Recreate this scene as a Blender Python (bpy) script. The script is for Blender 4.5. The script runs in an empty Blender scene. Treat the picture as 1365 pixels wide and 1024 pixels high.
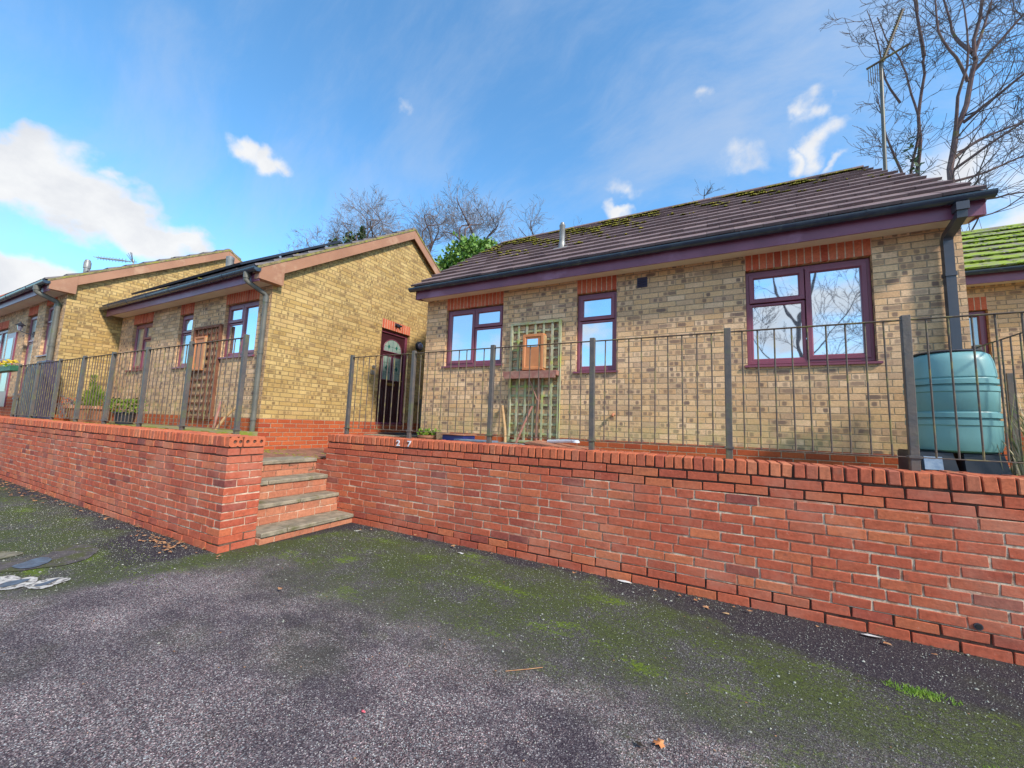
import bpy, math, random
from mathutils import Vector, Matrix
S = bpy.context.scene
C = S.collection
R = random.Random(7)
# ------------------------------------------------------------------ camera
cam_d = bpy.data.cameras.new('camera'); cam = bpy.data.objects.new('camera', cam_d); C.objects.link(cam)
r_, u_, d_ = (0.886509, 0.461274, 0.036455), (0.016069, -0.109429, 0.993865), (-0.462433, 0.880484, 0.104422)
cam.matrix_world = Matrix(((r_[0], u_[0], -d_[0], 0), (r_[1], u_[1], -d_[1], 0), (r_[2], u_[2], -d_[2], 1.32), (0, 0, 0, 1)))
cam_d.sensor_width = 36; cam_d.lens = 13.674; cam_d.clip_start = .05; cam_d.clip_end = 2000
S.camera = cam
# ------------------------------------------------------------------ light
SUN_EL, SUN_ROT = 38.0, 112.0           # rotation clockwise from +Y
SKY_STR = 0.15
S.view_settings.view_transform = 'Standard'; S.view_settings.look = 'None'
S.view_settings.gamma = 1; S.view_settings.exposure = 1.05
sun_d = bpy.data.lights.new('sun', 'SUN'); sun = bpy.data.objects.new('sun', sun_d); C.objects.link(sun)
sun_d.energy = 2.4; sun_d.angle = math.radians(5); sun_d.color = (1, .90, .76)
e, a = math.radians(SUN_EL), math.radians(SUN_ROT)
sdir = Vector((math.sin(a)*math.cos(e), math.cos(a)*math.cos(e), math.sin(e)))
sun.rotation_euler = sdir.to_track_quat('Z', 'Y').to_euler(); sun.location = (20, 0, 20)

# ------------------------------------------------------------------ node helper
class NT:
    def __init__(s, nt): s.nt = nt; s.n = nt.nodes; s.l = nt.links
    def new(s, t, **k):
        n = s.n.new(t)
        for a, b in k.items(): setattr(n, a, b)
        return n
    def put(s, sock, v):
        if isinstance(v, bpy.types.NodeSocket): s.l.new(v, sock)
        elif v is not None:
            if isinstance(v, tuple) and len(v) == 3 and sock.type == 'RGBA': v = (*v, 1)
            sock.default_value = v
    def m(s, op, a, b=None, c=None, clamp=False):
        n = s.new('ShaderNodeMath', operation=op, use_clamp=clamp)
        s.put(n.inputs[0], a); s.put(n.inputs[1], b)
        if c is not None: s.put(n.inputs[2], c)
        return n.outputs[0]
    def step(s, x, lo, hi):
        n = s.new('ShaderNodeMapRange', interpolation_type='SMOOTHSTEP')
        s.put(n.inputs[0], x); s.put(n.inputs[1], lo); s.put(n.inputs[2], hi); return n.outputs[0]
    def mix(s, f, a, b, mode='MIX'):
        n = s.new('ShaderNodeMix', data_type='RGBA', blend_type=mode)
        s.put(n.inputs[0], f); s.put(n.inputs[6], a); s.put(n.inputs[7], b); return n.outputs[2]
    def noise(s, v, sc, det=3, rough=.55, dist=0):
        n = s.new('ShaderNodeTexNoise'); s.put(n.inputs['Vector'], v); n.inputs['Scale'].default_value = sc
        n.inputs['Detail'].default_value = det; n.inputs['Roughness'].default_value = rough; n.inputs['Distortion'].default_value = dist
        return n.outputs[0]
    def noisec(s, v, sc, det=3):
        n = s.new('ShaderNodeTexNoise'); s.put(n.inputs['Vector'], v); n.inputs['Scale'].default_value = sc; n.inputs['Detail'].default_value = det
        return n.outputs['Color']
    def xyz(s, v):
        n = s.new('ShaderNodeSeparateXYZ'); s.put(n.inputs[0], v); return n.outputs
    def vec(s, x, y, z=0.0):
        n = s.new('ShaderNodeCombineXYZ'); s.put(n.inputs[0], x); s.put(n.inputs[1], y); s.put(n.inputs[2], z); return n.outputs[0]
    def wn(s, v, col=False):
        n = s.new('ShaderNodeTexWhiteNoise', noise_dimensions='3D'); s.put(n.inputs['Vector'], v); return n.outputs[1 if col else 0]
    def ramp(s, f, stops):
        n = s.new('ShaderNodeValToRGB'); el = n.color_ramp.elements
        while len(el) < len(stops): el.new(.5)
        for e_, (p, c) in zip(el, stops): e_.position = p; e_.color = (*c, 1)
        s.put(n.inputs[0], f); return n.outputs[0]
    def vmap(s, v, sc=(1, 1, 1), loc=(0, 0, 0)):
        n = s.new('ShaderNodeMapping'); s.put(n.inputs[0], v); n.inputs['Scale'].default_value = sc; n.inputs['Location'].default_value = loc; return n.outputs[0]
    def bump(s, h, st=.3, d=.01):
        n = s.new('ShaderNodeBump'); n.inputs['Strength'].default_value = st; n.inputs['Distance'].default_value = d; s.put(n.inputs['Height'], h); return n.outputs[0]
    def vor(s, v, sc, out='Distance', rnd=1):
        n = s.new('ShaderNodeTexVoronoi'); s.put(n.inputs['Vector'], v); n.inputs['Scale'].default_value = sc; n.inputs['Randomness'].default_value = rnd; return n.outputs[out]

# ------------------------------------------------------------------ world : nishita sky + procedural clouds
W = bpy.data.worlds.new('World'); S.world = W; W.use_nodes = True
t = NT(W.node_tree); t.n.clear()
sky = t.new('ShaderNodeTexSky', sky_type='NISHITA', sun_disc=False); sky.sun_elevation = e; sky.sun_rotation = a
sky.air_density = 1.0; sky.dust_density = .6; sky.ozone_density = 2.2; sky.altitude = 50
D = t.new('ShaderNodeTexCoord').outputs['Generated']
cw = t.new('ShaderNodeVectorMath', operation='SUBTRACT'); t.put(cw.inputs[0], t.noisec(D, 9, 7)); cw.inputs[1].default_value = (.5, .5, .5)
cs = t.new('ShaderNodeVectorMath', operation='SCALE'); t.put(cs.inputs[0], cw.outputs[0]); cs.inputs['Scale'].default_value = .17
cd = t.new('ShaderNodeVectorMath', operation='ADD'); t.put(cd.inputs[0], D); t.put(cd.inputs[1], cs.outputs[0]); DW = cd.outputs[0]
def blob(dx, dy, dz, rad, sq=(1, 1, 1)):
    n = t.new('ShaderNodeVectorMath', operation='DISTANCE')
    t.put(n.inputs[0], t.vmap(DW, sq)); n.inputs[1].default_value = (dx*sq[0], dy*sq[1], dz*sq[2])
    return t.m('SUBTRACT', 1.0, t.m('DIVIDE', n.outputs['Value'], rad))
X = t.xyz(D)
warp = t.new('ShaderNodeVectorMath', operation='ADD'); t.put(warp.inputs[0], D); 
wsc = t.new('ShaderNodeVectorMath', operation='SCALE'); t.put(wsc.inputs[0], t.noisec(D, 3, 2)); wsc.inputs['Scale'].default_value = .12
t.put(warp.inputs[1], wsc.outputs[0])
n1 = t.noise(warp.outputs[0], 8.5, 8, .62)
n2 = t.noise(t.vmap(D, (1, 1, 2.2)), 3.2, 6, .55)
CL = [  # direction, radius, vertical squash, gain
    ((-.945, .09, .335), .085, 1.4, 1.4), ((-.935, .13, .34), .085, 1.4, 1.4), ((-.923, .17, .338), .098, 1.3, 1.4), ((-.918, .21, .332), .095, 1.3, 1.4), ((-.91, .25, .325), .088, 1.3, 1.4), ((-.90, .29, .315), .08, 1.3, 1.4), ((-.885, .33, .315), .055, 1.4, 1.2), ((-.895, .22, .378), .045, 1.8, .8),
    ((-.97, .12, .20), .105, 1.8, 1.6), ((-.96, .17, .20), .095, 1.8, 1.6), ((-.955, .215, .185), .08, 1.7, 1.3), ((-.92,.30,.25), .06, 1.6, .5), ((-.95, .27, .12), .14, 1.6, 1.0),
    ((-.790, .36, .485), .055, 1.3, .95), ((-.775, .395, .487), .055, 1.3, 1.0), ((-.755, .42, .49), .04, 1.3, .8), ((-.549, .557, .623), .03, 1.6, .42),
    ((.160, .806, .566), .032, .8, .85), ((.170, .825, .54), .045, 1.3, .9), ((.135, .833, .535), .035, 1.5, .75), ((.21, .83, .515), .03, 2.6, .6), ((.043, .841, .54), .06, 2.2, .42), ((-.001, .77, .638), .025, 1.2, .38),
    ((-.176, .831, .527), .05, 1.5, .55), ((-.189, .856, .481), .05, 2.0, .95), ((-.115, .856, .503), .03, 1.5, .6),
    ((.385, .83, .41), .15, 1.2, .6), ((.44, .85, .30), .20, 1.4, 1.0), ((.33, .82, .46), .08, 1.2, .45)]
tot = None
for (c, rad, sq, g) in CL:
    c = Vector(c).normalized()
    b = t.m('MULTIPLY', t.m('MAXIMUM', blob(*c, rad, (1, 1, sq)), 0.0), g)
    tot = b if tot is None else t.m('MAXIMUM', tot, b)
dens = t.step(t.m('ADD', t.m('MULTIPLY', tot, 1.25), t.m('MULTIPLY', t.m('SUBTRACT', n1, .5), 1.7)), .12, .85)
dens = t.m('MULTIPLY', dens, t.step(tot, 0.0, .1))
# thin cirrus veil, stronger toward the right (sun side)
rt = t.new('ShaderNodeMapping'); t.put(rt.inputs[0], warp.outputs[0]); rt.inputs['Rotation'].default_value = (.35, .9, .6); rt.inputs['Scale'].default_value = (.8, 3.4, 1.5)
ci = t.m('ADD', t.m('MULTIPLY', t.noise(rt.outputs[0], 2.2, 8, .66), .62), t.m('MULTIPLY', t.noise(warp.outputs[0], 2.6, 4, .5), .38))
side = t.step(t.m('SUBTRACT', X[0], t.m('MULTIPLY', X[2], .35)), -.75, .55)
veil = t.m('MULTIPLY', t.step(ci, .40, .66), t.m('ADD', .30, t.m('MULTIPLY', side, .55)))
# clouds behind the camera (what the window panes mirror)
back = t.m('MULTIPLY', t.step(n2, .44, .60), t.step(t.m('MULTIPLY', X[1], -1.0), .05, .35))
dens = t.m('MAXIMUM', dens, t.m('MULTIPLY', back, .95))
shadec = t.mix(t.step(n1, .3, .75), (3.1, 3.15, 3.2), (2.4, 2.5, 2.7))
skc = t.mix(1.0, sky.outputs[0], (.60, .95, 1.06), 'MULTIPLY')
col = t.mix(veil, skc, (1.9, 2.2, 2.7))
col = t.mix(dens, col, shadec)
bg = t.new('ShaderNodeBackground'); t.put(bg.inputs[0], col); bg.inputs[1].default_value = SKY_STR
t.l.new(bg.outputs[0], t.new('ShaderNodeOutputWorld').inputs[0])

# ------------------------------------------------------------------ materials
def base(name, rough=.8, spec=.3):
    m = bpy.data.materials.new(name); m.use_nodes = True; t = NT(m.node_tree)
    b = t.n['Principled BSDF']; b.inputs['Roughness'].default_value = rough; b.inputs['Specular IOR Level'].default_value = spec
    t.b = b; t.oc = t.new('ShaderNodeTexCoord').outputs['Object']; t.geo = t.new('ShaderNodeNewGeometry').outputs['Position']
    return m, t
def simple(name, c1, c2=None, rough=.6, sc=8, spec=.4, bump=0, metal=0, det=4, c3=None, sc3=3, lo3=.55, hi3=.7):
    m, t = base(name, rough, spec); c2 = c2 or tuple(x*.75 for x in c1)
    f = t.noise(t.geo, sc, det); col = t.mix(t.step(f, .35, .65), c1, c2)
    if c3: col = t.mix(t.step(t.noise(t.geo, sc3, 5, .65), lo3, hi3), col, c3)
    t.put(t.b.inputs['Base Color'], col); t.b.inputs['Metallic'].default_value = metal
    if bump: t.put(t.b.inputs['Normal'], t.bump(t.noise(t.geo, sc*4, 5), bump, .01))
    return m
def brick_mat(name, stops, mortar, blotch=0.0, bcol=(.10, .07, .05), grime=None, lowgreen=None, zg=(1.1, 1.5)):
    m, t = base(name, .88, .2)
    uv = t.new('ShaderNodeUVMap').outputs[0]; U = t.xyz(uv)
    wob = t.m('MULTIPLY', t.m('SUBTRACT', t.noise(t.geo, 14, 2), .5), .006)
    u = t.m('DIVIDE', t.m('ADD', U[0], wob), .225); v = t.m('DIVIDE', t.m('ADD', U[1], wob), .075)
    row = t.m('FLOOR', v); fv = t.m('SUBTRACT', v, row)
    odd = t.m('MODULO', t.m('ABSOLUTE', row), 2.0)
    u2 = t.m('ADD', u, t.m('MULTIPLY', odd, .5)); colm = t.m('FLOOR', u2); fu = t.m('SUBTRACT', u2, colm)
    rv = t.vec(colm, row, 3.3)
    r1 = t.wn(rv); r2c = t.xyz(t.wn(t.vec(colm, row, 9.1), True)); r3 = t.xyz(t.wn(t.vec(colm, row, 5.7), True))
    du = t.m('MULTIPLY', t.m('SUBTRACT', .5, t.m('ABSOLUTE', t.m('SUBTRACT', fu, .5))), .225)
    dv = t.m('MULTIPLY', t.m('SUBTRACT', .5, t.m('ABSOLUTE', t.m('SUBTRACT', fv, .5))), .075)
    d = t.m('MINIMUM', du, dv)
    mask = t.step(t.m('ADD', d, t.m('MULTIPLY', t.m('SUBTRACT', t.noise(t.geo, 60, 2), .5), .003)), .0028, .0068)
    c = t.ramp(r1, stops)
    fine = t.noise(t.geo, 55, 5, .7)
    c = t.mix(1.0, c, t.ramp(fine, [(.25, (.70, .69, .68)), (.6, (1.0, 1.0, 1.0)), (.85, (1.2, 1.18, 1.14))]), 'MULTIPLY')
    if blotch:
        nb = t.m('MULTIPLY', t.m('SUBTRACT', t.noise(t.geo, 38, 3, .7), .5), .55)
        cx = t.m('ADD', .5, t.m('MULTIPLY', t.m('SUBTRACT', r2c[0], .5), .62))
        hw = t.m('ADD', .11, t.m('MULTIPLY', t.m('POWER', r2c[1], 5.0), .34))
        ex = t.m('DIVIDE', t.m('ABSOLUTE', t.m('SUBTRACT', fu, cx)), hw)
        ey = t.m('DIVIDE', t.m('ABSOLUTE', t.m('SUBTRACT', fv, .5)), .36)
        ed = t.m('ADD', t.m('POWER', t.m('ADD', t.m('POWER', ex, 4.0), t.m('POWER', ey, 4.0)), .25), nb)
        on = t.step(t.m('ADD', r2c[2], t.m('MULTIPLY', t.m('SUBTRACT', t.noise(t.geo, .9, 2), .5), .9)), 1-blotch, 1-blotch+.04)
        k = t.m('MULTIPLY', t.m('SUBTRACT', 1.0, t.step(ed, .65, 1.15)), on)
        c = t.mix(t.m('MULTIPLY', k, t.m('ADD', .45, t.m('MULTIPLY', r3[0], .45))), c, bcol)
    if blotch:
        cx2 = t.m('FRACT', t.m('ADD', cx, t.m('ADD', .35, t.m('MULTIPLY', r3[1], .3)))); cx2 = t.m('ADD', .16, t.m('MULTIPLY', cx2, .68))
        ex2 = t.m('DIVIDE', t.m('ABSOLUTE', t.m('SUBTRACT', fu, cx2)), .12)
        ed2 = t.m('ADD', t.m('POWER', t.m('ADD', t.m('POWER', ex2, 4.0), t.m('POWER', ey, 4.0)), .25), nb)
        k2 = t.m('MULTIPLY', t.m('MULTIPLY', t.m('SUBTRACT', 1.0, t.step(ed2, .6, 1.15)), on), t.step(r3[2], .45, .5))
        c = t.mix(t.m('MULTIPLY', k2, t.m('ADD', .35, t.m('MULTIPLY', r3[1], .45))), c, bcol)
    mo = t.mix(t.step(t.noise(t.geo, 25, 4, .7), .35, .65), mortar, tuple(x*.6 for x in mortar))
    c = t.mix(mask, mo, c)
    big = t.noise(t.geo, 1.3, 4, .6)
    c = t.mix(1.0, c, t.ramp(big, [(.3, (.84, .83, .82)), (.7, (1.1, 1.1, 1.08))]), 'MULTIPLY')
    if lowgreen:
        Z = t.xyz(t.geo)[2]
        f = t.m('MULTIPLY', t.m('SUBTRACT', 1.0, t.step(Z, zg[0], zg[1])), t.step(t.noise(t.geo, 6, 5, .7), .40, .62))
        c = t.mix(t.m('MULTIPLY', f, .42), c, lowgreen)
    t.put(t.b.inputs['Base Color'], c)
    h = t.m('ADD', t.m('MULTIPLY', mask, 1.0), t.m('MULTIPLY', fine, .35))
    t.put(t.b.inputs['Normal'], t.bump(h, .9, .009))
    return m
BUFF = [(0, (0.693, 0.435, 0.236)), (.3, (0.785, 0.525, 0.312)), (.5, (0.642, 0.397, 0.223)), (.7, (0.836, 0.577, 0.374)), (.84, (0.591, 0.388, 0.241)), (.92, (0.550, 0.360, 0.241)), (1, (0.734, 0.501, 0.303))]
M = {}
M['buff'] = brick_mat('buff_brick', BUFF, (.46, .355, .255), .68, (.16, .11, .10), lowgreen=(.46, .40, .18), zg=(1.15, 1.75))
M['gold'] = brick_mat('golden_brick', [(0, (.52, .355, .145)), (.3, (.60, .43, .19)), (.6, (.46, .30, .11)), (.8, (.58, .40, .18)), (1, (.42, .27, .11))], (.34, .245, .13), .62, (.19, .125, .065))  # same buff brick, with the gables' warm sunlight put into the colour
M['red'] = brick_mat('red_brick', [(0, (.42, .085, .035)), (.5, (.52, .125, .045)), (1, (.36, .07, .035))], (.50, .36, .26), .0)
def tinted(name, stops, nz=30, rough=.85, stain=None, smear=None, bump=.5):
    m, t = base(name, rough, .22)
    at = t.new('ShaderNodeAttribute', attribute_name='tint').outputs['Fac']
    c = t.ramp(at, stops); f = t.noise(t.geo, nz, 6, .7)
    c = t.mix(1.0, c, t.ramp(f, [(.25, (.66, .64, .64)), (.55, (1, 1, 1)), (.85, (1.22, 1.18, 1.14))]), 'MULTIPLY')
    if stain: 
        for (sc, lo, hi, colr, amt) in stain:
            c = t.mix(t.m('MULTIPLY', t.step(t.noise(t.geo, sc, 5, .68), lo, hi), amt), c, colr)
    t.put(t.b.inputs['Base Color'], c); t.put(t.b.inputs['Normal'], t.bump(t.noise(t.geo, nz*2, 5, .7), bump, .006))
    return m
REDS = [(0, (0.445, 0.099, 0.055)), (.35, (0.509, 0.124, 0.066)), (.6, (0.403, 0.087, 0.053)), (.8, (0.572, 0.169, 0.077)), (.93, (0.382, 0.087, 0.057)), (1, (0.233, 0.068, 0.059))]
M['wallbrick'] = tinted('weathered_red_brick', REDS, 28, stain=[(1.6, .44, .70, (.53, .235, .165), .5), (60, .58, .70, (.58, .28, .19), .25), (5, .62, .74, (.14, .06, .05), .6), (9, .66, .76, (.26, .22, .07), .5), (1.1, .55, .72, (.22, .09, .065), .45), (14, .64, .72, (.62, .46, .38), .35)])
M['capbrick'] = tinted('orange_red_coping_brick', [(0, (.50, .13, .065)), (.4, (.57, .16, .08)), (.7, (.42, .10, .06)), (.9, (.60, .21, .11)), (1, (.36, .10, .07))], 30,
    stain=[(6, .58, .70, (.22, .11, .08), .5), (3.0, .64, .74, (.34, .22, .05), .6)])
M['riserbrick'] = tinted('faded_riser_brick', [(0, (.46, .17, .10)), (.5, (.52, .22, .13)), (1, (.40, .14, .085))], 30, stain=[(4, .55, .72, (.30, .17, .12), .6)])
M['lintel'] = tinted('soldier_course_brick', [(0, (.54, .115, .06)), (.5, (.62, .17, .09)), (1, (.44, .085, .05))], 40)
def mortar_mat(name, a, b, moss=.62):
    m, t = base(name, .95, .1)
    c = t.mix(t.step(t.noise(t.geo, 9, 6, .75), .42, .60), a, b)
    c = t.mix(t.step(t.noise(t.geo, 4.5, 5, .7), moss, moss+.08), c, (.16, .17, .045))
    c = t.mix(t.m('MULTIPLY', t.step(t.noise(t.geo, 2.3, 5, .6), .42, .62), .75), c, (.40, .16, .11)) if 'lime' in name else c
    t.put(t.b.inputs['Base Color'], c); t.put(t.b.inputs['Normal'], t.bump(t.noise(t.geo, 70, 4, .7), .8, .006)); return m
M['mortar'] = mortar_mat('pale_lime_mortar', (.66, .54, .42), (.40, .22, .15), .66)
M['darkjoint'] = mortar_mat('dark_open_joint', (.09, .055, .045), (.17, .10, .075), .64)
M['linmortar'] = mortar_mat('lintel_mortar', (.62, .48, .36), (.48, .34, .25), .8)
M['frame'] = simple('rosewood_upvc', (.225, .058, .095), (.18, .046, .078), .32, 3, .5)
M['fascia'] = simple('purple_brown_fascia', (.225, .075, .130), (.18, .058, .105), .35, 2.5, .5, c3=(.28, .12, .20), sc3=1.5)
M['barge'] = simple('tan_brown_bargeboard', (.40, .20, .115), (.34, .165, .095), .4, 1.5, .5, c3=(.45, .26, .16), sc3=2)
M['soffit'] = simple('beige_soffit', (.80, .68, .58), (.74, .62, .52), .6, 3)
M['gutter'] = simple('blue_black_gutter', (.020, .030, .058), (.03, .045, .07), .22, 6, .6, c3=(.06, .075, .09), sc3=8)
M['pipe'] = simple('grey_green_pipe', (.15, .145, .125), (.11, .11, .10), .4, 5, .4, c3=(.12, .14, .07), sc3=4)
M['darkpipe'] = simple('dark_grey_pipe', (.045, .05, .07), (.06, .06, .075), .3, 5, .5)
M['iron'] = simple('painted_iron', (.10, .075, .065), (.14, .10, .075), .6, 18, .4, bump=.2, c3=(.20, .17, .07), sc3=9, lo3=.50, hi3=.62)
M['ironpost'] = simple('grey_iron_post', (.085, .078, .08), (.12, .10, .09), .5, 12, .4, bump=.3, c3=(.11, .12, .065), sc3=5, lo3=.5, hi3=.68)
M['black'] = simple('black_plastic', (.02, .025, .04), (.03, .035, .05), .4, 6)
M['shadow'] = simple('dark_interior', (.02, .02, .022), None, .9)
def glass(name, dark, refl=.62, rough=.02, wob=.0):
    m, t = base(name, .3, .5); t.b.inputs['Base Color'].default_value = (*dark, 1)
    g = t.new('ShaderNodeBsdfGlossy'); g.inputs['Roughness'].default_value = rough; g.inputs['Color'].default_value = (.86, .93, 1, 1)
    nb = t.bump(t.noise(t.geo, 1.8, 2), .10, .02); t.put(g.inputs['Normal'], nb)
    mx = t.new('ShaderNodeMixShader'); mx.inputs[0].default_value = refl
    t.l.new(t.b.outputs[0], mx.inputs[1]); t.l.new(g.outputs[0], mx.inputs[2])
    t.l.new(mx.outputs[0], t.n['Material Output'].inputs[0]); return m
M['glass'] = glass('reflective_window_glass', (.10, .13, .15), .80)
M['curtain'] = glass('glass_with_pale_curtain', (.24, .25, .22), .22)
M['tealglass'] = glass('glass_with_teal_blind', (.10, .28, .34), .45)
M['stone'] = simple('mossy_concrete_slab', (.33, .28, .21), (.21, .185, .14), .9, 10, .2, bump=.6, c3=(.15, .14, .07), sc3=4, lo3=.55, hi3=.70)
M['paving'] = brick_mat('red_block_paving', [(0, (.34, .16, .11)), (.5, (.40, .20, .14)), (1, (.28, .13, .10))], (.16, .15, .08), 0)
M['flags'] = simple('mossy_terrace_paving', (.32, .27, .17), (.22, .20, .12), .9, 7, .2, bump=.5, c3=(.20, .24, .04), sc3=3, lo3=.45, hi3=.6)
M['moss'] = simple('yellow_green_moss', (.28, .245, .05), (.16, .17, .03), .95, 22, .1, bump=.8, c3=(.38, .29, .07), sc3=12)
M['mossground'] = simple('dark_green_ground_moss', (.14, .19, .03), (.09, .13, .02), .95, 40, .1, bump=.8, c3=(.22, .24, .03), sc3=12)
M['mossbright'] = simple('bright_green_moss', (.27, .38, .035), (.15, .26, .03), .95, 14, .1, bump=.8, c3=(.40, .48, .06), sc3=10)
def tile_mat(name, a, b, moss, lo, hi):
    m, t = base(name, .7, .35)
    at = t.new('ShaderNodeAttribute', attribute_name='tint').outputs['Fac']
    c = t.mix(at, a, b); c = t.mix(t.m('MULTIPLY', t.step(t.noise(t.geo, 20, 5, .7), .4, .7), .35), c, (.26, .22, .20))
    c = t.mix(t.step(t.noise(t.geo, 60, 3, .6), .68, .74), c, (.42, .42, .38))
    c = t.mix(t.step(t.noise(t.geo, 4, 6, .7), lo, hi), c, moss)
    t.put(t.b.inputs['Base Color'], c); t.put(t.b.inputs['Normal'], t.bump(t.noise(t.geo, 50, 5, .7), .5, .006)); return m
M['tile'] = tile_mat('brown_concrete_tile', (.14, .088, .092), (.225, .150, .148), (.15, .14, .06), .64, .8)
M['tilemoss'] = tile_mat('moss_covered_tile', (.17, .15, .12), (.24, .22, .17), (.27, .36, .04), .40, .56)
M['tilered'] = tile_mat('orange_red_clay_tile', (.42, .13, .07), (.34, .10, .055), (.2, .1, .05), .7, .85)
M['tilegrey'] = tile_mat('grey_blue_tile', (.15, .13, .15), (.21, .19, .20), (.16, .15, .07), .64, .78)
M['verge'] = simple('mossy_verge_mortar', (.30, .24, .13), (.16, .14, .07), .95, 16, .1, bump=.8, c3=(.28, .27, .06), sc3=7, lo3=.48, hi3=.62)
M['solar'] = simple('dark_solar_glass', (.012, .014, .035), (.018, .02, .05), .12, 2, .7)
M['alu'] = simple('brushed_aluminium', (.45, .46, .47), (.38, .39, .41), .35, 10, .5, metal=.8)
M['flue'] = simple('grey_metal_flue', (.30, .30, .29), (.22, .22, .22), .4, 12, .5, metal=.3)
M['white'] = simple('white_plastic', (.75, .76, .80), (.68, .70, .76), .35, 6)
M['darkwood'] = simple('red_brown_stained_wood', (.20, .085, .05), (.14, .055, .035), .75, 12, .3, bump=.3)
M['greenwood'] = simple('weathered_green_grey_wood', (.31, .33, .19), (.40, .40, .30), .85, 9, .2, bump=.5, c3=(.36, .42, .10), sc3=5, lo3=.5, hi3=.70)
M['pinkwood'] = simple('faded_pink_brown_wood', (.30, .13, .11), (.36, .20, .16), .8, 14, .2, bump=.3)
M['orangewood'] = simple('orange_stained_wood', (.55, .22, .085), (.48, .18, .07), .5, 5, .4)
M['rawwood'] = simple('pale_bare_wood', (.50, .32, .17), (.40, .24, .12), .8, 14, .2, bump=.3)
M['door'] = simple('dark_rosewood_door', (.055, .014, .022), (.045, .012, .018), .3, 4, .5)
M['gold_metal'] = simple('brass', (.55, .38, .14), None, .3, 8, .5, metal=.9)
M['leaded'] = simple('pale_leaded_glass', (.30, .38, .32), (.22, .30, .28), .15, 5, .6)
M['leadgreen'] = simple('green_glass_diamond', (.01, .12, .10), None, .2)
M['lampglass'] = simple('frosted_lamp_cover', (.16, .15, .22), (.30, .29, .36), .15, 9, .6)
M['teal'] = None
m, tt = base('teal_plastic', .38, .45)
tt.put(tt.b.inputs['Base Color'], tt.mix(tt.step(tt.noise(tt.geo, 2.5, 4), .3, .7), (.13, .30, .325), (.17, .36, .375))); tt.put(tt.b.inputs['Normal'], tt.bump(tt.noise(tt.geo, 160, 2), .15, .003)); M['teal'] = m
M['navyplastic'] = simple('dark_blue_plastic', (.035, .055, .085), (.05, .075, .11), .35, 5)
M['navypurple'] = simple('dark_purple_plastic', (.06, .055, .105), (.045, .04, .08), .45, 5)
M['label'] = simple('pale_blue_label', (.22, .30, .46), (.32, .40, .54), .4, 30)
M['terracotta'] = simple('terracotta', (.50, .22, .13), (.42, .17, .10), .8, 8, .2, bump=.3, c3=(.5, .36, .26), sc3=5)
M['orangepot'] = simple('orange_tub', (.62, .14, .05), (.52, .11, .04), .6, 8)
M['wicker'] = simple('beige_wicker', (.52, .33, .19), (.40, .24, .13), .85, 60, .2, bump=.8)
M['blue'] = simple('glazed_blue', (.015, .025, .16), (.02, .035, .2), .3, 5, .6)
M['lead'] = simple('blue_grey_trough', (.15, .21, .30), (.22, .27, .33), .7, 12, .3, bump=.3)
M['conc'] = simple('grey_concrete_trough', (.28, .28, .26), (.20, .21, .20), .85, 12, .2, bump=.5)
M['soil'] = simple('potting_soil', (.04, .028, .02), None, 1, 20)
M['leaf'] = simple('fresh_green_leaf', (.11, .22, .02), (.20, .30, .03), .6, 14, .3)
M['conifer'] = simple('lime_green_foliage', (.17, .24, .025), (.09, .15, .02), .8, 14, .2)
M['ivy'] = simple('dark_ivy_leaf', (.035, .075, .018), (.07, .12, .022), .5, 8, .4)
M['shrub'] = simple('evergreen_leaf', (.09, .20, .03), (.16, .28, .045), .5, 3, .4, c3=(.16, .22, .05), sc3=1.5)
M['bark'] = simple('purple_brown_bark', (.20, .135, .13), (.13, .085, .088), .9, 6, .2, bump=.5, c3=(.17, .16, .07), sc3=2)
M['twig'] = simple('thin_twig', (.17, .125, .125), (.12, .09, .09), .9, 6)
M['greytwig'] = simple('grey_twig', (.26, .23, .24), (.18, .16, .18), .9, 6)
M['reed'] = simple('dry_reed', (.30, .27, .13), (.16, .24, .06), .8, 18)
M['reedpale'] = simple('bleached_reed', (.55, .48, .34), (.42, .36, .24), .8, 18)
M['deadleaf'] = simple('fallen_brown_leaf', (.34, .15, .07), (.45, .26, .14), .8, 25, .2)
M['mapleleaf'] = simple('orange_maple_leaf', (.62, .26, .10), (.52, .19, .07), .7, 40, .3)
M['chip'] = simple('pale_grit', (.42, .42, .37), (.24, .24, .21), .9, 40)
M['gravel'] = tinted('loose_stone', [(0, (.05, .04, .045)), (.35, (.16, .13, .13)), (.6, (.24, .20, .17)), (.8, (.34, .33, .32)), (.95, (.55, .55, .52)), (1, (.45, .22, .14))], 60)
M['dirt'] = simple('dark_dirt_and_grit', (.05, .04, .03), (.09, .075, .06), 1, 30, .1, c3=(.16, .15, .12), sc3=30)
M['litter'] = simple('white_litter', (.72, .72, .72), (.62, .64, .66), .5, 10)
M['yellow'] = simple('yellow_flower', (.75, .55, .03), None, .6)
M['greenbox'] = simple('green_trough', (.03, .13, .07), (.02, .09, .05), .5, 8)
M['markwhite'] = simple('worn_white_road_paint', (.58, .56, .52), (.42, .39, .38), .85, 30, .2, bump=.4, c3=(.12, .11, .10), sc3=26, lo3=.50, hi3=.60)
M['markblue'] = simple('worn_blue_road_paint', (.115, .15, .20), (.085, .105, .14), .85, 20, .2, c3=(.10, .10, .12), sc3=14, lo3=.52, hi3=.64)
M['patch'] = simple('smooth_purple_grey_tarmac', (.115, .10, .10), (.075, .065, .068), .9, 18, .2, bump=.3, c3=(.075, .08, .035), sc3=5, lo3=.46, hi3=.6)
M['patchpale'] = simple('pale_concrete_patch', (.24, .215, .16), (.16, .145, .11), .9, 18, .2, bump=.5, c3=(.09, .095, .04), sc3=6, lo3=.48, hi3=.62)

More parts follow.
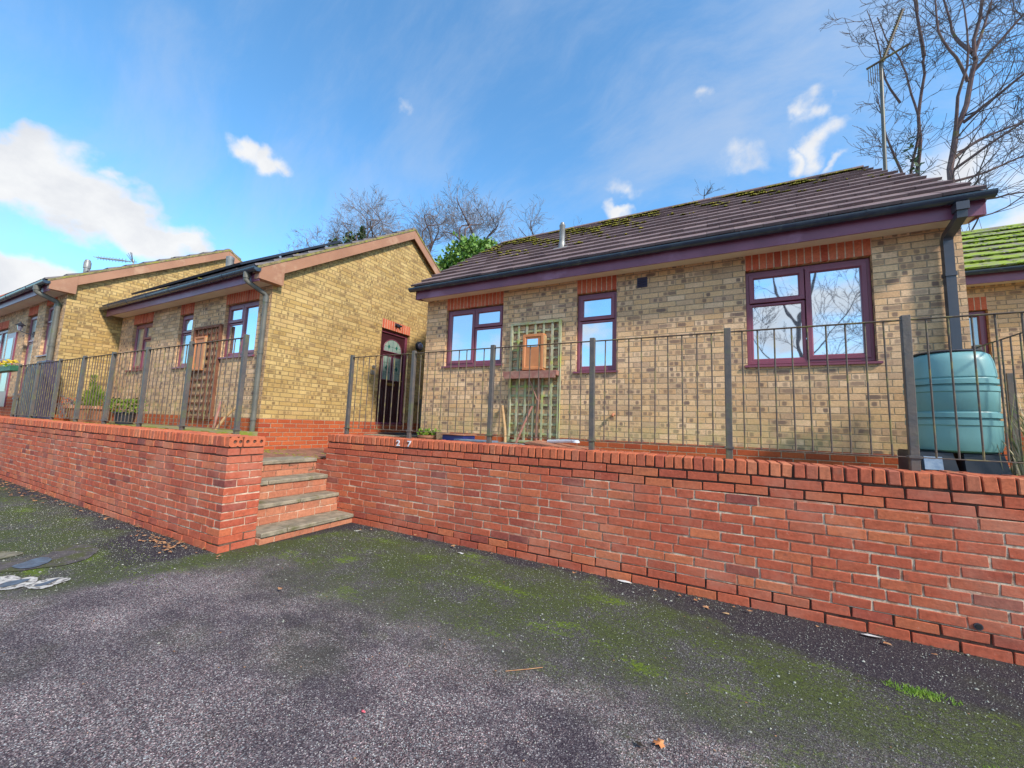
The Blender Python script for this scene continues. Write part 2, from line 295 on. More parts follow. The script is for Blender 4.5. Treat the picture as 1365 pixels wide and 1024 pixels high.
def ground_mat():
    m, t = base('mossy_asphalt', .88, .25)
    P = t.geo; X = t.xyz(P)
    g1 = t.vor(P, 210, 'Color'); gr = t.xyz(g1)
    fine = t.noise(P, 190, 3, .7)
    hue = t.ramp(gr[1], [(0, (1.30, .92, .90)), (.5, (1.06, 1, .94)), (1, (.90, 1.02, 1.02))])
    grit = t.ramp(gr[0], [(0, (.035, .028, .032)), (.40, (.098, .084, .092)), (.70, (.185, .168, .172)), (.90, (.32, .31, .30)), (1, (.60, .62, .60))])
    grit = t.mix(1.0, grit, hue, 'MULTIPLY')
    worn = t.ramp(gr[0], [(0, (.030, .022, .032)), (.6, (.068, .055, .064)), (.9, (.13, .115, .12)), (1, (.34, .33, .31))])
    wyy = t.m('ADD', X[1], t.m('MULTIPLY', t.m('SUBTRACT', t.noise(P, 1.2, 5, .65), .5), 1.1))
    c = t.mix(t.step(t.noise(t.vmap(P, (.8, 1.3, 1)), 1.5, 6, .68), .40, .60), worn, grit)
    c = t.mix(t.step(wyy, 1.15, 1.75), t.mix(.35, c, grit), c)
    c = t.mix(1.0, c, t.ramp(t.noise(P, 3.1, 6, .65), [(.3, (.74, .70, .76)), (.65, (1.2, 1.16, 1.2))]), 'MULTIPLY')
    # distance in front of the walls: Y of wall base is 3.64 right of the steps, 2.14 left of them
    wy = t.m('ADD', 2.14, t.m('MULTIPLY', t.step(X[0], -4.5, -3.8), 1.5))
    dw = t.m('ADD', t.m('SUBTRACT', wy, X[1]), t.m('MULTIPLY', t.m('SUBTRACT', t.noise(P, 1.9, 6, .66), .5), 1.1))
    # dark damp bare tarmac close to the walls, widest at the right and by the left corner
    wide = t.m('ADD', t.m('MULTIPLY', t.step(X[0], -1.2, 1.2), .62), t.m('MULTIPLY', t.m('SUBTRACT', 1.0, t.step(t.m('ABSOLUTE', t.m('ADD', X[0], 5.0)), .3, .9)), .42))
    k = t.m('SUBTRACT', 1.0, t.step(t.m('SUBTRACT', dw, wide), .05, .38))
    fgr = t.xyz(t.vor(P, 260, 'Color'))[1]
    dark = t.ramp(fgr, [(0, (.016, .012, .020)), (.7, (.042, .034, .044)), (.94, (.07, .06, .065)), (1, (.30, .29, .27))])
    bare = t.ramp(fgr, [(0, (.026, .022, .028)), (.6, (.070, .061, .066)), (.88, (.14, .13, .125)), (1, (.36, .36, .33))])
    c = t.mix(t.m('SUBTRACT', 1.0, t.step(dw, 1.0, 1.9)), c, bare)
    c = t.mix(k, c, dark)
    # moss belt
    mo = t.m('MULTIPLY', t.step(t.m('SUBTRACT', dw, t.m('MULTIPLY', wide, .9)), .05, .35), t.m('SUBTRACT', 1.0, t.step(dw, .95, 1.95)))
    mn = t.noise(P, 2.1, 6, .68); mf = t.noise(P, 44, 5, .8)
    mk = t.m('MULTIPLY', mo, t.step(t.m('ADD', mn, t.m('MULTIPLY', t.m('SUBTRACT', mf, .5), .80)), .32, .60))
    c = t.mix(t.m('MULTIPLY', mk, .78), c, t.mix(t.step(mf, .35, .7), (.034, .048, .010), (.098, .128, .020)))
    m2 = t.step(t.m('ADD', t.noise(t.vmap(P, (.7, 1.6, 1)), 2.4, 5, .6), t.m('MULTIPLY', t.m('SUBTRACT', mf, .5), .5)), .56, .70)
    c = t.mix(t.m('MULTIPLY', t.m('MULTIPLY', m2, mo), .8), c, t.mix(t.step(mf, .4, .7), (.075, .125, .010), (.20, .27, .018)))
    m3 = t.m('MULTIPLY', t.step(t.noise(P, 1.1, 5, .6), .52, .68), .30)
    c = t.mix(t.m('MULTIPLY', m3, t.m('SUBTRACT', 1.0, mo)), c, (.07, .08, .035))
    t.put(t.b.inputs['Base Color'], c)
    h = t.m('ADD', t.m('MULTIPLY', t.vor(P, 210), .8), t.m('ADD', t.m('MULTIPLY', fine, .5), t.m('MULTIPLY', t.m('MULTIPLY', mk, mf), 1.2)))
    t.put(t.b.inputs['Normal'], t.bump(h, .7, .006))
    return m
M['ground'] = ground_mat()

# ------------------------------------------------------------------ mesh builder
class MB:
    def __init__(s): s.v = []; s.f = []; s.t = []; s.tint = .5
    def face(s, *idx): s.f.append(idx); s.t.append(s.tint)
    def poly(s, pts):
        n = len(s.v); s.v += [tuple(p) for p in pts]; s.face(*range(n, n+len(pts))); return s
    def hexa(s, p):   # p: 8 points, bottom 4 ccw then top 4
        n = len(s.v); s.v += [tuple(q) for q in p]
        for f in ((0, 3, 2, 1), (4, 5, 6, 7), (0, 1, 5, 4), (1, 2, 6, 5), (2, 3, 7, 6), (3, 0, 4, 7)): s.face(*[n+i for i in f])
        return s
    def box(s, x0, x1, y0, y1, z0, z1):
        return s.hexa([(x0, y0, z0), (x1, y0, z0), (x1, y1, z0), (x0, y1, z0), (x0, y0, z1), (x1, y0, z1), (x1, y1, z1), (x0, y1, z1)])
    def cbox(s, x0, x1, y0, y1, z0, z1, c=.003, j=0.0):  # chamfered box
        n = len(s.v); X = (x0, x1); Y = (y0, y1); Z = (z0, z1); q = lambda: R.uniform(-j, j) if j else 0
        ids = {}
        for i in (0, 1):
            for k in (0, 1):
                for l in (0, 1):
                    dx, dy, dz = (1-2*i)*c, (1-2*k)*c, (1-2*l)*c; jx, jy, jz = q(), q(), q()
                    for ax in range(3):
                        p = [X[i]+jx, Y[k]+jy, Z[l]+jz]
                        if ax != 0: p[0] += dx
                        if ax != 1: p[1] += dy
                        if ax != 2: p[2] += dz
                        ids[(i, k, l, ax)] = len(s.v); s.v.append(tuple(p))
        F = s.face
        for i in (0, 1):
            o = [(0, 0), (1, 0), (1, 1), (0, 1)]
            if i == 0: o = o[::-1]
            F(*[ids[(i, a, b, 0)] for a, b in o]); F(*[ids[(a, i, b, 1)] for a, b in o[::-1]]); F(*[ids[(a, b, i, 2)] for a, b in o])
        for a in (0, 1):
            for b in (0, 1):
                def E(k1, k2, x1, x2):
                    f = [ids[(*k1, x1)], ids[(*k2, x1)], ids[(*k2, x2)], ids[(*k1, x2)]]; F(*f)
                E((0, a, b), (1, a, b), 1, 2); E((a, 0, b), (a, 1, b), 0, 2); E((a, b, 0), (a, b, 1), 0, 1)
        for i in (0, 1):
            for k in (0, 1):
                for l in (0, 1): F(ids[(i, k, l, 0)], ids[(i, k, l, 1)], ids[(i, k, l, 2)])
        return s
    def tube(s, pts, rad, n=8, cap=True, closed=False):
        pts = [Vector(p) for p in pts]; m = len(pts); rr = rad if isinstance(rad, (list, tuple)) else [rad]*m
        st = len(s.v); up = None
        for i, p in enumerate(pts):
            if closed: d = pts[(i+1) % m]-pts[i-1]
            else: d = pts[min(i+1, m-1)]-pts[max(i-1, 0)]
            d = d.normalized() if d.length > 1e-9 else Vector((0, 0, 1))
            if up is None: up = d.orthogonal().normalized()
            else:
                up = up-d*up.dot(d); up = up.normalized() if up.length > 1e-6 else d.orthogonal().normalized()
            w = d.cross(up)
            for k in range(n):
                a = 2*math.pi*k/n; s.v.append(tuple(p+(up*math.cos(a)+w*math.sin(a))*rr[i]))
        for i in range(m-1+(1 if closed else 0)):
            i2 = (i+1) % m
            for k in range(n):
                k2 = (k+1) % n; s.face(st+i*n+k, st+i*n+k2, st+i2*n+k2, st+i2*n+k)
        if cap and not closed:
            s.face(*[st+k for k in range(n)][::-1]); s.face(*[st+(m-1)*n+k for k in range(n)])
        return s
    def lathe(s, cx, cy, prof, n=24, sq=1.0, ax=(1, 1), arc=None):   # prof [(r,z)], sq superellipse exponent (1 round)
        st = len(s.v)
        for (r, z) in prof:
            for k in range(n):
                a = 2*math.pi*k/n; c, d = math.cos(a), math.sin(a)
                c = math.copysign(abs(c)**sq, c); d = math.copysign(abs(d)**sq, d)
                s.v.append((cx+r*c*ax[0], cy+r*d*ax[1], z))
        for i in range(len(prof)-1):
            for k in range(n):
                k2 = (k+1) % n; s.face(st+i*n+k, st+i*n+k2, st+(i+1)*n+k2, st+(i+1)*n+k)
        s.face(*[st+k for k in range(n)][::-1]); s.face(*[st+(len(prof)-1)*n+k for k in range(n)])
        return s
    def prism(s, pts, vec):   # extrude planar polygon by vec
        n = len(s.v); k = len(pts); v = Vector(vec)
        s.v += [tuple(p) for p in pts] + [tuple(Vector(p)+v) for p in pts]
        s.face(*range(n, n+k)); s.face(*range(n+2*k-1, n+k-1, -1))
        for i in range(k):
            j = (i+1) % k; s.face(n+i, n+k+i, n+k+j, n+j)
        return s
    def blob(s, c, r, fl=.6, seg=6, rings=3, jit=.25):
        st = len(s.v); cx, cy, cz = c
        for i in range(rings):
            th = (i+.15)/(rings)*math.pi/2
            for k in range(seg):
                a = 2*math.pi*k/seg+i*.4; q = r*(1+R.uniform(-jit, jit))
                s.v.append((cx+q*math.cos(th)*math.cos(a), cy+q*math.cos(th)*math.sin(a), cz+q*fl*math.sin(th)))
        s.v.append((cx, cy, cz+r*fl)); top = len(s.v)-1
        for i in range(rings-1):
            for k in range(seg):
                k2 = (k+1) % seg; s.face(st+i*seg+k, st+i*seg+k2, st+(i+1)*seg+k2, st+(i+1)*seg+k)
        for k in range(seg): s.face(st+(rings-1)*seg+k, st+(rings-1)*seg+(k+1) % seg, top)
        return s
    def rotate(s, start, about, axis, ang):
        m = Matrix.Rotation(ang, 3, axis); o = Vector(about)
        for i in range(start, len(s.v)): s.v[i] = tuple(m @ (Vector(s.v[i])-o)+o)
        return s

def wloc(o):
    p = Vector((0, 0, 0))
    while o: p += o.location; o = o.parent
    return p
def obj(name, mb, mat, parent=None, smooth=False, org=None, kind=None):
    """one mesh object from world-space geometry; its own location is relative to the parent"""
    pl = wloc(parent) if parent else Vector((0, 0, 0))
    o0 = Vector(org) if org is not None else (pl if parent else Vector((0, 0, 0)))
    me = bpy.data.meshes.new(name)
    me.from_pydata([tuple(Vector(p)-o0) for p in mb.v], [], mb.f)
    uv = me.uv_layers.new(name='UVMap').data
    at = me.attributes.new('tint', 'FLOAT', 'FACE'); at.data.foreach_set('value', [float(x) for x in mb.t])
    me.update()
    fl = []
    for p in me.polygons:
        n = p.normal; ax = 0 if abs(n.z) > .8 else (1 if abs(n.x) > abs(n.y) else 2)
        for vi in p.vertices:
            q = mb.v[vi]
            fl += (q[0], q[1]) if ax == 0 else ((q[1], q[2]) if ax == 1 else (q[0], q[2]))
        if smooth: p.use_smooth = True
    uv.foreach_set('uv', fl)
    ms = mat if isinstance(mat, str) else 'frame'
    me.materials.append(M[mat] if isinstance(mat, str) else mat)
    o = bpy.data.objects.new(name, me); C.objects.link(o)
    o.location = o0-pl
    if parent: o.parent = parent
    if kind: o['kind'] = kind
    if smooth:
        try: me.set_sharp_from_angle(angle=math.radians(40))
        except Exception: pass
    return o
def thing(name, label, cat, loc, group=None):
    o = bpy.data.objects.new(name, None); C.objects.link(o); o.location = loc; o.empty_display_size = .2
    o['label'] = label; o['category'] = cat
    if group: o['group'] = group
    return o
def tag(o, label, cat, group=None):
    o['label'] = label; o['category'] = cat
    if group: o['group'] = group
    return o
def struct(name, mb, mat): return obj(name, mb, mat, kind='structure')
def share(name, src, parent, loc):
    o = bpy.data.objects.new(name, src.data); C.objects.link(o); o.parent = parent; o.location = loc; return o

# ------------------------------------------------------------------ ground and terraces
YR, YL, WT = 3.644, 2.14, .34        # wall faces, thickness
WH = 1.0; CAP = 1.102                # top of coursing, top of coping
ZL, ZR, ZP = 1.06, .95, .765         # left terrace, right terrace, passage
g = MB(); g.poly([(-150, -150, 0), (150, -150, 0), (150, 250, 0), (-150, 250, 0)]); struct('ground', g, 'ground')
g = MB(); g.box(-18.3, -6.6, YL+WT+.001, 3.9, .004, ZL); struct('terrace', g, 'flags')
g = MB(); g.box(-4.955, 7.3, YR+WT+.001, 30, .004, ZR); struct('terrace', g, 'flags')
g = MB(); g.box(-6.598, -4.96, 2.49, 30, .004, ZP-.002); struct('path', g, 'paving')
g = MB(); g.box(-60, -6.6, 12, 40, .005, 1.2); struct('terrain', g, 'flags')

# ------------------------------------------------------------------ retaining walls
def course_wall(name, label, x0, x1, yf, seed, end=None, zbase=0):
    R.seed(seed)
    w = thing(name, label, 'brick wall', ((x0+x1)/2, yf+WT/2, 0))
    br = MB(); L = .225
    for c in range(13):
        z0 = c*.0769+.0; z1 = z0+.0635; off = (c % 2)*.1125+R.uniform(-.012, .012)
        rough = .004 if (c < 2 or c > 10) else .0025
        x = x1-off if end == 'r' else x1
        if end == 'r' and off > .02:   # header / closer at the end
            pass
        lastx = x1-(.0 if end == 'r' else 0)
        xs = []; x = x1
        first = (.215 if c % 2 == 0 else .1025)
        wdt = first
        while x > x0+.03:
            xl = max(x-wdt, x0); xs.append((xl, x)); x = xl-.0125+R.uniform(-.002, .002); wdt = .2125+R.uniform(-.006, .006)
            if 1.5 < c < 11 and R.random() < .10: wdt *= R.choice((.5, .62, 1.25))
        for ib, (a, b) in enumerate(xs):
            dep = .215 if (end == 'r' and ib == 0 and c % 2) else (.1025 if ib == 0 else .10)
            br.tint = R.random(); dz = R.uniform(-rough, rough); dy = R.uniform(-.006, -.0025)
            zz0 = z0+dz if c else z0-.01
            br.cbox(a, b, yf+dy, yf+dep, zz0, z1+dz+R.uniform(-.0022, .0022), R.uniform(.0016, .003), .0026)
        if end == 'r':     # end face bricks, seen along x = x1
            ya = yf+.1065; 
            if c % 2: ya = yf+.1065
            segs = [(yf+.226, yf+WT)] if c % 2 else [(yf+.1135, yf+WT)]
            for (a, b) in segs:
                br.tint = R.random()*.5+.2; dz = R.uniform(-.002, .002)
                br.cbox(x1-.10, x1+R.uniform(-.001, .004), a, b, z0+dz, z1+dz, .0025, .0025)
    obj('brickwork', br, 'wallbrick', w)
    yb = yf+WT
    m1 = MB(); m1.box(x0, x1-.007, yf+.0008, yb-.003, 2*.0769-.008, ZP-.03 if end is None else 11*.0769-.006)
    if end is None: m1.box(-4.753, x1-.0015, yf+.0008, yb-.003, ZP-.029, 11*.0769-.006)
    obj('mortar', m1, 'mortar', w)
    m2 = MB(); m2.box(x0, x1-.004, yf+.011, yb-.006, -.05, 2*.0769-.009); m2.box(max(x0, -4.753) if end is None else x0, x1-.012, yf+.013, yb-.006, 11*.0769-.005, WH+.004); obj('open_joints', m2, 'darkjoint', w)
    cp = MB(); x = x1; first = True
    if end == 'r': x = x1-.004
    if end == 'r':
        x -= .065+.010
    while x > x0:
        wd = .0645+R.uniform(-.003, .003); cp.tint = R.random()
        dz = R.uniform(-.003, .003); dy = R.uniform(-.007, .002)
        s = len(cp.v)
        cp.cbox(x-wd, x, yf-.004+dy, yf+.218, WH+.002, CAP+dz, R.uniform(.003, .007), .003)
        cp.rotate(s, (x-wd/2, yf+.1, WH+.05), 'Y', R.uniform(-.03, .03))
        cp.tint = R.random(); cp.cbox(x-wd, x, yf+.228, yb+.002, WH+.002, CAP+dz+R.uniform(-.003, .003), .004, .002)
        x -= wd+.0115+R.uniform(-.0015, .0015)
    if end == 'r':       # the two perforated bricks on the end face
        for (y0, y1, hs) in ((yf-.004, yf+.118, (.45, .86)), (yf+.130, yb+.002, (.18, .5, .82))):
            xa = x1+.002; xb = xa-.065; cp.tint = .35; z0, z1 = WH+.002, CAP
            # sides
            cp.poly([(xb, y0, z0), (xb, y0, z1), (xb, y1, z1), (xb, y1, z0)]); cp.poly([(xb, y0, z0), (xa, y0, z0), (xa, y0, z1), (xb, y0, z1)])
            cp.poly([(xa, y1, z0), (xb, y1, z0), (xb, y1, z1), (xa, y1, z1)]); cp.poly([(xb, y0, z1), (xa, y0, z1), (xa, y1, z1), (xb, y1, z1)])
            hs = [y0+(y1-y0)*h for h in hs]; ed = [y0]+[(hs[i]+hs[i+1])/2 for i in range(len(hs)-1)]+[y1]; zc = (z0+z1)/2
            for i, hy in enumerate(hs):
                a, b = ed[i], ed[i+1]; n = 16; st = len(cp.v)
                for k in range(n):
                    th = 2*math.pi*(k+.5)/n; c_, s_ = math.cos(th), math.sin(th)
                    tt_ = min(((b-hy) if c_ > 0 else (hy-a))/max(abs(c_), 1e-6), ((z1-zc))/max(abs(s_), 1e-6))
                    cp.v.append((xa, hy+c_*tt_, zc+s_*tt_)); cp.v.append((xa, hy+c_*.018, zc+s_*.018)); cp.v.append((xa-.05, hy+c_*.018, zc+s_*.018))
                for k in range(n):
                    j = (k+1) % n; cp.face(st+3*k, st+3*j, st+3*j+1, st+3*k+1); cp.face(st+3*k+1, st+3*j+1, st+3*j+2, st+3*k+2)
                cp.face(*[st+3*k+2 for k in range(n)])
    obj('coping', cp, 'capbrick', w)
    m3 = MB(); m3.box(max(x0, -4.753) if end is None else x0, x1-.012, yf+.010, yb-.008, WH+.005, CAP-.010); obj('coping_joints', m3, 'darkjoint', w)
    return w
lw = course_wall('retaining_wall', 'long red brick retaining wall left of the steps with perforated bricks on its end', -18.2, -4.22, YL, 11, 'r')
rw = course_wall('retaining_wall', 'red brick retaining wall right of the steps with white numerals on its coping', -5.2, 7.2, YR, 23, None)
# keep the top of the right wall's far end from showing above the landing: the part left of the end is below path level
for ch in rw.children:
    me = ch.data
    import bmesh
    bm = bmesh.new(); bm.from_mesh(me)
    kill = [f for f in bm.faces if (f.calc_center_median().x+ch.location.x+rw.location.x) < -4.757 and (f.calc_center_median().z+ch.location.z) > ZP-.04]
    bmesh.ops.delete(bm, geom=kill, context='FACES'); bm.to_mesh(me); bm.free()
def textmesh(name, body, size, mat, loc, rot, parent, ext=.004):
    cu = bpy.data.curves.new(name, 'FONT'); cu.body = body; cu.size = size; cu.extrude = ext; cu.align_x = 'CENTER'; cu.offset = .0018
    o = bpy.data.objects.new(name, cu); C.objects.link(o); bpy.context.view_layer.update()
    me = bpy.data.meshes.new_from_object(o.evaluated_get(bpy.context.evaluated_depsgraph_get())); bpy.data.objects.remove(o)
    me.materials.clear(); me.materials.append(M[mat]); q = bpy.data.objects.new(name, me); C.objects.link(q)
    q.rotation_euler = rot; q.parent = parent; q.location = Vector(loc)-(wloc(parent) if parent else Vector()); q.scale = (1.2, 1, 1); return q
for ch, x in (('2', -3.45), ('7', -3.275)): textmesh('numeral', ch, .098, 'white', (x, YR-.014, 1.015), (math.pi/2, 0, 0), rw)
dp = MB(); dp.tube([(1.43, YR-.012, .178), (1.43, YR+.06, .178)], .021, 16); dr = obj('drain_pipe', dp, 'darkpipe', rw)
dq = MB(); dq.tube([(1.43, YR-.0145, .178), (1.43, YR-.0125, .178)], .015, 16); obj('opening', dq, 'shadow', dr)  # dark disc on the closed pipe end, painted as the shade inside
# low wall on the terrace at the far left
lp = MB(); R.seed(3)
for c in range(5):
    x = -13.6-(c % 2)*.11
    while x > -16.5:
        lp.tint = R.random(); lp.cbox(x-.215, x, 2.9, 3.1, ZL+.01+c*.075, ZL+.075+c*.075, .004, .002); x -= .225
lo = thing('low_wall', 'low red brick garden wall on the terrace at far left', 'garden wall', (-15, 3, ZL))
obj('brickwork', lp, 'capbrick', lo); m_ = MB(); m_.box(-16.5, -13.62, 2.91, 3.09, ZL, ZL+.37); obj('mortar', m_, 'mortar', lo)
m_ = MB(); m_.cbox(-16.55, -13.56, 2.86, 3.14, ZL+.388, ZL+.43, .006, .003); obj('coping_slab', m_, 'stone', lo)

# ------------------------------------------------------------------ steps
st = thing('garden_steps', 'four brick steps with mossy stone treads between the two red walls', 'steps', (-4.6, 3.05, 0))
R.seed(5)
Y0, Y1 = YL+WT+.004, YR-.002
nos = [-4.13, -4.43, -4.68, -4.935]; tops = [.118, .345, .56, .765]
prev = 0
for i, (x, z) in enumerate(zip(nos, tops)):
    xr = x-.022; xb = nos[i+1]-.03 if i < 3 else -5.35
    rb = MB(); h = z-.048-prev; nr = 1 if i == 0 else 2; hh = h/nr
    for c in range(nr):
        y = Y0+.002; wd = .215 if c % 2 else .15
        while y < Y1-.02:
            y2 = min(y+wd, Y1-.003); rb.tint = R.random(); rb.cbox(xr-.09, xr+R.uniform(-.003, .003), y, y2, prev+c*hh+.002, prev+(c+1)*hh-.009, .003, .002); y = y2+.010; wd = .215
    obj('riser', rb, 'riserbrick', st)
    jm = MB(); jm.box(xr-.3, xr-.007, Y0+.003, Y1-.004, max(prev-.05, 0), z-.05); obj('riser_mortar', jm, 'mortar', st)
    for (a, b) in ((Y0, Y0+(.28, .62, .36, .18)[i]), (Y0+(.28, .62, .36, .18)[i]+.006, Y1)):
        tr = MB(); tr.cbox(xb, x+R.uniform(-.006, .006), a, b, z-.047, z+R.uniform(-.003, .002), .009, .004); obj('tread', tr, 'stone', st)
    prev = z

# ------------------------------------------------------------------ railings
def railing(label, xs, y, zf, x_from, x_to, seed):
    R.seed(seed)
    rl = thing('railing', label, 'railing', ((x_from+x_to)/2, y, zf), )
    top, bot = 2.205, zf+.095
    pm = MB(); pm.cbox(-.026, .026, -.022, .022, -.12, 2.238-zf, .004); pm.cbox(-.036, .036, -.030, .030, .085, .105, .002)
    pst = None
    for x in xs:
        L = (x-rl.location.x, 0, 0)
        if pst is None: pst = obj('post', pm, 'ironpost', rl, org=(0, 0, 0)); pst.location = L
        else: pst2 = share('post', pst, rl, L); pst2.rotation_euler = (R.uniform(-.006, .006), R.uniform(-.008, .008), 0)
    xx = sorted(xs+([x_from] if x_from < min(xs)-.1 else [])+([x_to] if x_to > max(xs)+.1 else []))
    for a, b in zip(xx[:-1], xx[1:]):
        q = MB(); q.cbox(a+.026, b-.026, y-.016, y+.016, top-.006, top+.002, .002); obj('top_rail', q, 'iron', rl)
        q = MB(); q.cbox(a+.026, b-.026, y-.012, y+.012, bot-.004, bot+.003, .002); obj('bottom_rail', q, 'iron', rl)
    bm_ = MB(); bm_.tube([(0, 0, bot-zf), (0, 0, top-zf-.006)], .0062, 8); bar = None
    for a, b in zip(xx[:-1], xx[1:]):
        n = max(1, round((b-a)/.1185))
        for k in range(1, n):
            L = (a+(b-a)*k/n-rl.location.x+R.uniform(-.003, .003), 0, 0)
            if bar is None: bar = obj('baluster', bm_, 'iron', rl, org=(0, 0, 0), smooth=True); bar.location = L; bb = bar
            else: bb = share('baluster', bar, rl, L)
            bb.rotation_euler = (R.uniform(-.004, .004), R.uniform(-.006, .006), 0)
    return rl
railing('long iron railing on the right red wall, in front of the nearest house', [-4.64, -3.48, -2.29, -1.10, .10, 1.26, 2.19], 3.85, 1.10, -4.64, 2.19, 31)
railing('grey iron railing behind the left red wall in front of the two further houses', [-13.3, -12.05, -10.82, -9.62, -8.42, -7.19, -5.97, -4.74], 2.46, 1.06, -13.3, -4.74, 32)
# short railing running back beside the water butt
rs = thing('railing', 'short iron railing running back towards the house behind the teal water butt', 'railing', (2.19, 4.5, ZR))
q = MB(); q.cbox(2.182, 2.198, 3.90, 5.2, 2.199, 2.207, .002); obj('top_rail', q, 'iron', rs)
q = MB(); q.cbox(2.183, 2.197, 3.90, 5.2, 1.17, 1.177, .002); obj('bottom_rail', q, 'iron', rs)
q = MB(); q.cbox(2.164, 2.216, 5.18, 5.23, ZR, 2.225, .004); obj('post', q, 'ironpost', rs)
b0 = None
for k in range(1, 11):
    y = 3.9+k*.1185
    if b0 is None:
        q = MB(); q.tube([(0, 0, .22), (0, 0, 1.25)], .0062, 8); b0 = obj('baluster', q, 'iron', rs, org=(0, 0, 0), smooth=True); b0.location = (0, y-4.5, 0)
    else: share('baluster', b0, rs, (0, y-4.5, 0))
# distant railing at the neighbour on the right
rb_ = thing('railing', 'far iron railing in front of the mossy roofed house at right edge', 'railing', (4.2, 7, ZR))
for x in (3.2, 4.4, 5.6):
    q = MB(); q.cbox(x-.035, x+.035, 6.97, 7.03, ZR, 2.17, .004); obj('post', q, 'ironpost', rb_)
for z in (1.15, 2.1):
    q = MB(); q.cbox(3.2, 5.6, 6.985, 7.015, z, z+.012, .003); obj('rail', q, 'iron', rb_)
for k in range(1, 20):
    if k != 10: q = MB(); q.tube([(3.2+k*.12, 7, 1.16), (3.2+k*.12, 7, 2.1)], .007, 6); obj('baluster', q, 'iron', rb_)

# ------------------------------------------------------------------ houses
def wall_front(mb, x0, x1, z0, z1, y, ops, depth=.09):
    """vertical wall facing -Y with rectangular openings and their reveals"""
    xs = sorted({x0, x1, *[o[0] for o in ops], *[o[1] for o in ops]}); zs = sorted({z0, z1, *[o[2] for o in ops], *[o[3] for o in ops]})
    for a, b in zip(xs[:-1], xs[1:]):
        for c, d in zip(zs[:-1], zs[1:]):
            if any(o[0] <= a and b <= o[1] and o[2] <= c and d <= o[3] for o in ops): continue
            mb.poly([(a, y, c), (b, y, c), (b, y, d), (a, y, d)])
    for (a, b, c, d) in ops:
        y2 = y+depth
        mb.poly([(a, y, c), (a, y, d), (a, y2, d), (a, y2, c)]); mb.poly([(b, y, c), (b, y2, c), (b, y2, d), (b, y, d)])
        mb.poly([(a, y, d), (b, y, d), (b, y2, d), (a, y2, d)]); mb.poly([(a, y, c), (a, y2, c), (b, y2, c), (b, y, c)])
def ring(mb, x0, x1, z0, z1, w, yf, yb, sl=.014):
    prof = [(0, yb), (0, yf+.004), (.004, yf), (w-sl, yf), (w, yf+sl), (w, yb)]; n = len(mb.v)
    for (t_, y) in prof:
        for (x, z) in ((x0+t_, z0+t_), (x1-t_, z0+t_), (x1-t_, z1-t_), (x0+t_, z1-t_)): mb.v.append((x, y, z))
    for i in range(len(prof)-1):
        for k in range(4):
            j = (k+1) % 4; mb.face(n+i*4+k, n+i*4+j, n+(i+1)*4+j, n+(i+1)*4+k)
def window(parent, x0, x1, z0, z1, y, layout, gl=('glass',)*3, sill=True, lint=True):
    """y = wall face; frame set back 55 mm. layout: 'L' small vent left / tall right, 'R' tall left / vent right, 'S' single with vent over"""
    yf = y+.055; fr = MB(); gp = .004
    ring(fr, x0+gp, x1-gp, z0+.03, z1-.012, .05, yf, yf+.05)
    ix0, ix1, iz0, iz1 = x0+gp+.035, x1-gp-.035, z0+.065, z1-.047
    zt = iz0+(iz1-iz0)*.665; panes = []
    def light(a, b, c, d, sash, g):
        if sash:
            ring(fr, a, b, c, d, .058, yf-.012, yf+.03); e = .052
        else: ring(fr, a, b, c, d, .040, yf+.004, yf+.03); e = .034
        panes.append((a+e, b-e, c+e, d-e, g))
    if layout == 'S':
        light(ix0, ix1, zt, iz1, True, gl[0]); light(ix0, ix1, iz0, zt-.01, False, gl[1])
    else:
        xm = (ix0+ix1)/2; A = (ix0, xm-.004); B = (xm+.004, ix1)
        if layout == 'L': V, T = A, B
        else: V, T = B, A
        light(T[0], T[1], iz0, iz1, True, gl[2]); light(V[0], V[1], zt, iz1, True, gl[0]); light(V[0], V[1], iz0, zt-.01, False, gl[1])
    f = obj('window', fr, 'frame', parent)
    for (a, b, c, d, g_) in panes:
        p = MB(); p.box(a, b, yf+.016, yf+.022, c, d); obj('pane', p, g_, f)
    if sill:
        s_ = MB(); s_.hexa([(x0-.03, y-.035, z0-.012), (x1+.03, y-.035, z0-.012), (x1+.03, yf+.04, z0-.012), (x0-.03, yf+.04, z0-.012),
                            (x0-.03, y-.035, z0+.014), (x1+.03, y-.035, z0+.014), (x1+.03, yf+.04, z0+.034), (x0-.03, yf+.04, z0+.034)]); obj('sill', s_, 'frame', f)
    if lint: lintel(parent, x0, x1, z1, y)
def lintel(parent, x0, x1, z, y, h=.213, axis='x', jit=.0):
    n = round((x1-x0)/.075); p = (x1-x0)/n; lm = MB()
    for i in range(n):
        lm.tint = R.random(); a = x0+i*p+.005; b = a+p-.010
        if axis == 'x': lm.cbox(a, b, y-.004, y+.05, z, z+h, .003, .001)
        else: lm.cbox(y-.05, y+.004, a, b, z, z+h, .003, .001)
    l = obj('lintel', lm, 'lintel', parent); mm = MB()
    if axis == 'x': mm.box(x0, x1, y-.0015, y+.045, z+.0015, z+h-.001)
    else: mm.box(y-.045, y+.0015, x0, x1, z+.0015, z+h-.001)
    obj('lintel_mortar', mm, 'linmortar', l)
